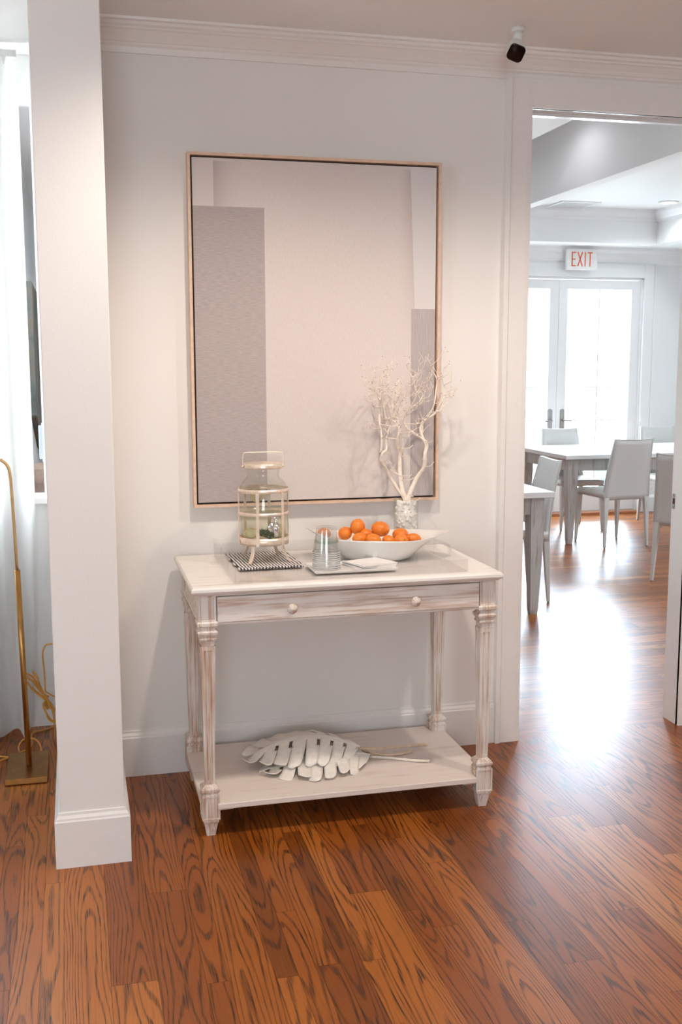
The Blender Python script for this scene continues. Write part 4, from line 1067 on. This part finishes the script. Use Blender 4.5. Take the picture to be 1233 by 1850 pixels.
# ------------------------------------------------------------------ lamp, cable, curtain at far left
fl = thing('floor_lamp', 'slim brass floor lamp on a flat rectangular base beside the pier', 'floor lamp', (-.215, .14, 0))
MB().box((-.078, -.138, .002), (.072, .138, .024)).build('base', BRASS, fl, bevel=.0015, seg=1)
MB().tube([(.003, 0, .024), (-.009, 0, .772)], .0105, 16).build('lower_pole', BRASS, fl)
MB().tube(bez([(-.009, 0, .772), (-.016, 0, 1.05), (-.019, 0, 1.12), (-.026, 0, 1.155), (-.044, 0, 1.175), (-.075, 0, 1.180), (-.30, 0, 1.180)], 6), .0058, 12).build('upper_arm', BRASS_LT, fl)
MB().lathe([(.020, .06), (.03, .055), (.075, -.02), (.073, -.02), (.028, .052), (.0, .055)], n=28).build('lamp_shade', BRASS, fl, loc=(-.33, 0, 1.13))
CB = {
 'a':[(-0.09, 0.56, 0.376), (-0.141, 0.56, 0.376), (-0.157, 0.56, 0.358), (-0.162, 0.56, 0.328), (-0.158, 0.56, 0.257), (-0.157, 0.56, 0.174)],
 'l1':[(-0.231, 0.56, 0.258), (-0.208, 0.56, 0.242), (-0.187, 0.56, 0.212), (-0.162, 0.56, 0.165), (-0.142, 0.56, 0.12), (-0.128, 0.56, 0.076)],
 'l2':[(-0.232, 0.57, 0.237), (-0.204, 0.57, 0.22), (-0.179, 0.57, 0.185), (-0.158, 0.57, 0.155), (-0.155, 0.57, 0.114), (-0.151, 0.57, 0.097), (-0.142, 0.56, 0.12)],
 'l3':[(-0.202, 0.55, 0.263), (-0.19, 0.55, 0.243), (-0.174, 0.55, 0.199), (-0.154, 0.55, 0.145), (-0.137, 0.56, 0.125), (-0.123, 0.56, 0.09)],
 'l4':[(-0.232, 0.545, 0.225), (-0.201, 0.545, 0.192), (-0.171, 0.545, 0.161), (-0.154, 0.55, 0.145), (-0.168, 0.56, 0.123), (-0.165, 0.56, 0.101), (-0.144, 0.56, 0.058), (-0.127, 0.56, 0.047)],
 'l5':[(-0.155, 0.56, 0.174), (-0.136, 0.56, 0.16), (-0.112, 0.56, 0.147)], 'l6':[(-0.156, 0.56, 0.155), (-0.138, 0.56, 0.111), (-0.126, 0.56, 0.052), (-.13, .60, -.050)],
 'f1':[(-0.336, 0.25, 0.006), (-0.296, 0.281, 0.006), (-0.257, 0.326, 0.006), (-0.227, 0.355, 0.006), (-0.212, 0.409, 0.006), (-.216, .536, .006), (-0.18, 0.568, 0.006), (-0.115, 0.611, 0.006)],
 'f2':[(-0.339, 0.31, 0.006), (-0.303, 0.29, 0.006), (-.29, .28, .008)],
 'f4':[(-0.246, 0.292, 0.006), (-0.260, 0.339, 0.010), (-0.258, 0.389, 0.02), (-0.238, 0.415, 0.03), (-0.203, 0.407, 0.03), (-0.181, 0.369, 0.02), (-0.175, 0.33, 0.008), (-0.187, 0.298, 0.006)]}
m = MB()
for k, v in CB.items():
    if k[0] in 'al': v = [(x * .9638, -3.8654 + (y + 3.8654) * .9638, 1.5246 + (z_ - 1.5246) * .9638) for x, y, z_ in v]
    m.tube(bez(v, 5), .0034, 7)
    if k in ('l1', 'l2', 'l3', 'l4'): m.tube(bez([(x + .006 * math.sin(9 * i + len(v)), y - .008, z_ + .007 * math.cos(5 * i)) for i, (x, y, z_) in enumerate(v)], 5), .0034, 7)
m.tube([(-.164, .400, .209), (-.141, .400, .199)], .008, 8)
tag(m.build('power_cable', CORDM), 'amber lamp cable tied in a loose bundle and trailing on the floor behind the lamp', 'cable')
# curtain
cm_, nt, b = new_mat('sheer_curtain')
tc = N(nt, 'ShaderNodeTexCoord'); no = N(nt, 'ShaderNodeTexNoise'); no.inputs['Scale'].default_value = 400; L(nt, tc.outputs['Object'], no.inputs['Vector'])
b.inputs['Base Color'].default_value = (.80, .80, .79, 1); b.inputs['Roughness'].default_value = .9
tl = N(nt, 'ShaderNodeBsdfTranslucent'); tl.inputs[0].default_value = (.82, .82, .81, 1); mx = N(nt, 'ShaderNodeMixShader'); mx.inputs[0].default_value = .45
L(nt, b.outputs[0], mx.inputs[1]); L(nt, tl.outputs[0], mx.inputs[2]); L(nt, mx.outputs[0], nt.nodes['Material Output'].inputs[0])
bp = N(nt, 'ShaderNodeBump'); bp.inputs['Strength'].default_value = .1; L(nt, no.outputs['Fac'], bp.inputs['Height']); L(nt, bp.outputs[0], b.inputs['Normal'])
cu = thing('curtain', 'white sheer curtain hanging in soft folds behind the brass lamp', 'curtain', (-.7, .50, 0))
m = MB(); nx, nz = 150, 24; vs = []; fs = []
for j in range(nz + 1):
    zz = .012 + (2.655 - .012) * j / nz; low = max(0, 1 - zz / .9)
    for i in range(nx + 1):
        u = i / nx; x = -.55 + u * 1.085
        wv_ = .035 * math.sin(u * 58 + .5) * (1 + .5 * low) + .012 * math.sin(u * 23 + 2 + low)
        xo = .012 * math.sin(u * 31 + 4 * low) * low
        if u > .9: xo -= (u - .9) * 10 * .045 * max(0, 1 - zz / 1.0)
        yy = wv_ + .02 * low * math.sin(u * 9)
        vs.append((x + xo, yy, zz + .02 * low * (math.sin(u * 40) ** 2) * (1 if j == 0 else 0)))
for j in range(nz):
    for i in range(nx): q = j * (nx + 1) + i; fs.append((q, q + 1, q + nx + 2, q + nx + 1))
m.add(vs, fs, 0, True); m.build('drape', cm_, cu, recalc=False)
MB().box((-.60, -.015, 2.665), (.535, .02, 2.690)).build('track', WHITEPLASTIC, cu)
for k in range(9): MB().prism([(-.55 + k * .13 - .012, 2.665), (-.55 + k * .13 + .012, 2.665), (-.55 + k * .13, 2.63)], 1, -.036, -.030).build('glider', WHITEPLASTIC, cu)

# ------------------------------------------------------------------ dining furniture
def dining_table(label, loc, lx, ly):
    t = thing('dining_table', label, 'dining table', loc, group=None)
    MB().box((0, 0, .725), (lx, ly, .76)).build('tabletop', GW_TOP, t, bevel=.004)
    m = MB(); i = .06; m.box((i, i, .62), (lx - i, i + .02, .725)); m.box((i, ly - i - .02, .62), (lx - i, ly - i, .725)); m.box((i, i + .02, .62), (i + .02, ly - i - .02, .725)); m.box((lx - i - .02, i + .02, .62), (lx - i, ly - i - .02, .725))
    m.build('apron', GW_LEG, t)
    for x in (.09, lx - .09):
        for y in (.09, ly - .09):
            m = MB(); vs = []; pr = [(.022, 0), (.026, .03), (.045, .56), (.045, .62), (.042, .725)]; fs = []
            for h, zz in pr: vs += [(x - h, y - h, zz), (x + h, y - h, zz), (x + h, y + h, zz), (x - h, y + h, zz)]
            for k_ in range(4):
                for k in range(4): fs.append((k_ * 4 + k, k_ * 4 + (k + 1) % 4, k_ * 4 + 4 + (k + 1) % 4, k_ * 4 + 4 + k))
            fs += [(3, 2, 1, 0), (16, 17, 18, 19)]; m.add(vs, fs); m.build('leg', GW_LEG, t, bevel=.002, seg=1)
    return t
dining_table('whitewashed dining table in front of the french doors', (3.955, 4.20, 0), 1.75, 1.08)
dining_table('nearer whitewashed dining table cut off by the left door jamb', (1.30, 1.92, 0), 1.475, 1.0)
def make_chair(label):
    """seat centre at the origin, faces +y"""
    t = thing('dining_chair', label, 'chair', (0, 0, 0), group='pale leather dining chairs')
    # seat pad
    m = MB(); vs = []; fs = []; n = 10
    for lay in (0, 1):
        for i in range(n + 1):
            for j in range(n + 1):
                u, v = i / n - .5, j / n - .5; w_ = .43 - .02 * (v + .5)
                e = 1 - max(abs(u), abs(v)) * 2
                vs.append((u * w_, v * .44, .415 if lay == 0 else .462 + .012 * min(1, e * 3)))
    for lay in (0, 1):
        for i in range(n):
            for j in range(n): q = lay * (n + 1) ** 2 + i * (n + 1) + j; fs.append((q, q + n + 1, q + n + 2, q + 1))
    ed = [(i, 0) for i in range(n)] + [(n, j) for j in range(n)] + [(i, n) for i in range(n, 0, -1)] + [(0, j) for j in range(n, 0, -1)]
    for i in range(4 * n):
        q = ed[i][0] * (n + 1) + ed[i][1]; w2_ = ed[(i + 1) % (4 * n)]; w2_ = w2_[0] * (n + 1) + w2_[1]; fs.append((q, w2_, w2_ + (n + 1) ** 2, q + (n + 1) ** 2))
    m.add(vs, fs, 0, True); m.build('seat', LEATHER, t, bevel=0)
    # back: tapering, curved panel wrapping down past the seat
    m = MB(); vs = []; fs = []; nz, nx = 12, 8
    for lay in (0, 1):
        for j in range(nz + 1):
            f_ = j / nz; zz = .40 + .50 * f_; w_ = (.430 - .075 * f_ ** 1.2) / 2; yb = -.215 - .085 * f_ ** 1.6; th = .020 - .004 * f_
            for i in range(nx + 1):
                u = i / nx * 2 - 1; yy = yb - .018 * (1 - u * u) * f_ + (th if lay else -th * .6)
                vs.append((u * w_, yy, zz + (.010 * u * u if j == nz else 0)))
    N1 = (nz + 1) * (nx + 1)
    for lay in (0, 1):
        for j in range(nz):
            for i in range(nx): q = lay * N1 + j * (nx + 1) + i; fs.append((q, q + 1, q + nx + 2, q + nx + 1))
    ed = [(j, 0) for j in range(nz)] + [(nz, i) for i in range(nx)] + [(j, nx) for j in range(nz, 0, -1)] + [(0, i) for i in range(nx, 0, -1)]
    for i in range(len(ed)):
        q = ed[i][0] * (nx + 1) + ed[i][1]; w2_ = ed[(i + 1) % len(ed)]; w2_ = w2_[0] * (nx + 1) + w2_[1]; fs.append((q, w2_, w2_ + N1, q + N1))
    m.add(vs, fs, 0, True); bk = m.build('backrest', LEATHER, t)
    st = MB(); rim = [vs[j * (nx + 1)] for j in range(nz + 1)] + [vs[nz * (nx + 1) + i] for i in range(nx + 1)] + [vs[j * (nx + 1) + nx] for j in range(nz, -1, -1)]
    st.tube(rim, .0028, 5); st.build('piping', LEATHER, bk)
    for sx in (-1, 1):
        for sy in (-1, 1):
            m = MB(); xt, yt = sx * .192, (-.212 if sy < 0 else .196); xb, yb = sx * .205, (-.235 if sy < 0 else .212); ht, hb = .021, .010
            vs = [(xb - hb, yb - hb, .006), (xb + hb, yb - hb, .006), (xb + hb, yb + hb, .006), (xb - hb, yb + hb, .006), (xt - ht, yt - ht, .42), (xt + ht, yt - ht, .42), (xt + ht, yt + ht, .42), (xt - ht, yt + ht, .42)]
            m.add(vs, [(3, 2, 1, 0), (4, 5, 6, 7), (0, 1, 5, 4), (1, 2, 6, 5), (2, 3, 7, 6), (3, 0, 4, 7)])
            lg = m.build('leg', LEATHER, t, bevel=.003, seg=1)
            MB().lathe([(.008, 0), (.009, .006), (.006, .008)], (xb, yb, 0), n=10).build('foot_glide', PEWTER, lg)
    return t
CG = 'pale leather dining chairs'
c0 = make_chair('pale leather dining chair with its back turned, in front of the far table'); c0.location = (4.40, 4.235, 0); c0.rotation_euler = (0, 0, R(5))
dup(c0, (4.46, 5.09, 0), R(180), 'pale leather dining chair on the far side of the table, before the door handles')
dup(c0, (5.50, 5.12, 0), R(178), 'pale leather dining chair across the far table at its right end')
dup(c0, (2.70, 2.50, 0), R(84), 'pale leather dining chair drawn up to the side of the nearer table')
cr = (3.905, 2.705); fa = R(38 - 90); cc = Vector((.205, .235, 0)); cc.rotate(Matrix.Rotation(fa, 3, 'Z').to_euler())
# its rear left foot stands at cr
dup(c0, (cr[0] + cc.x, cr[1] + cc.y, 0), fa, 'pale leather dining chair half hidden by the right door jamb')
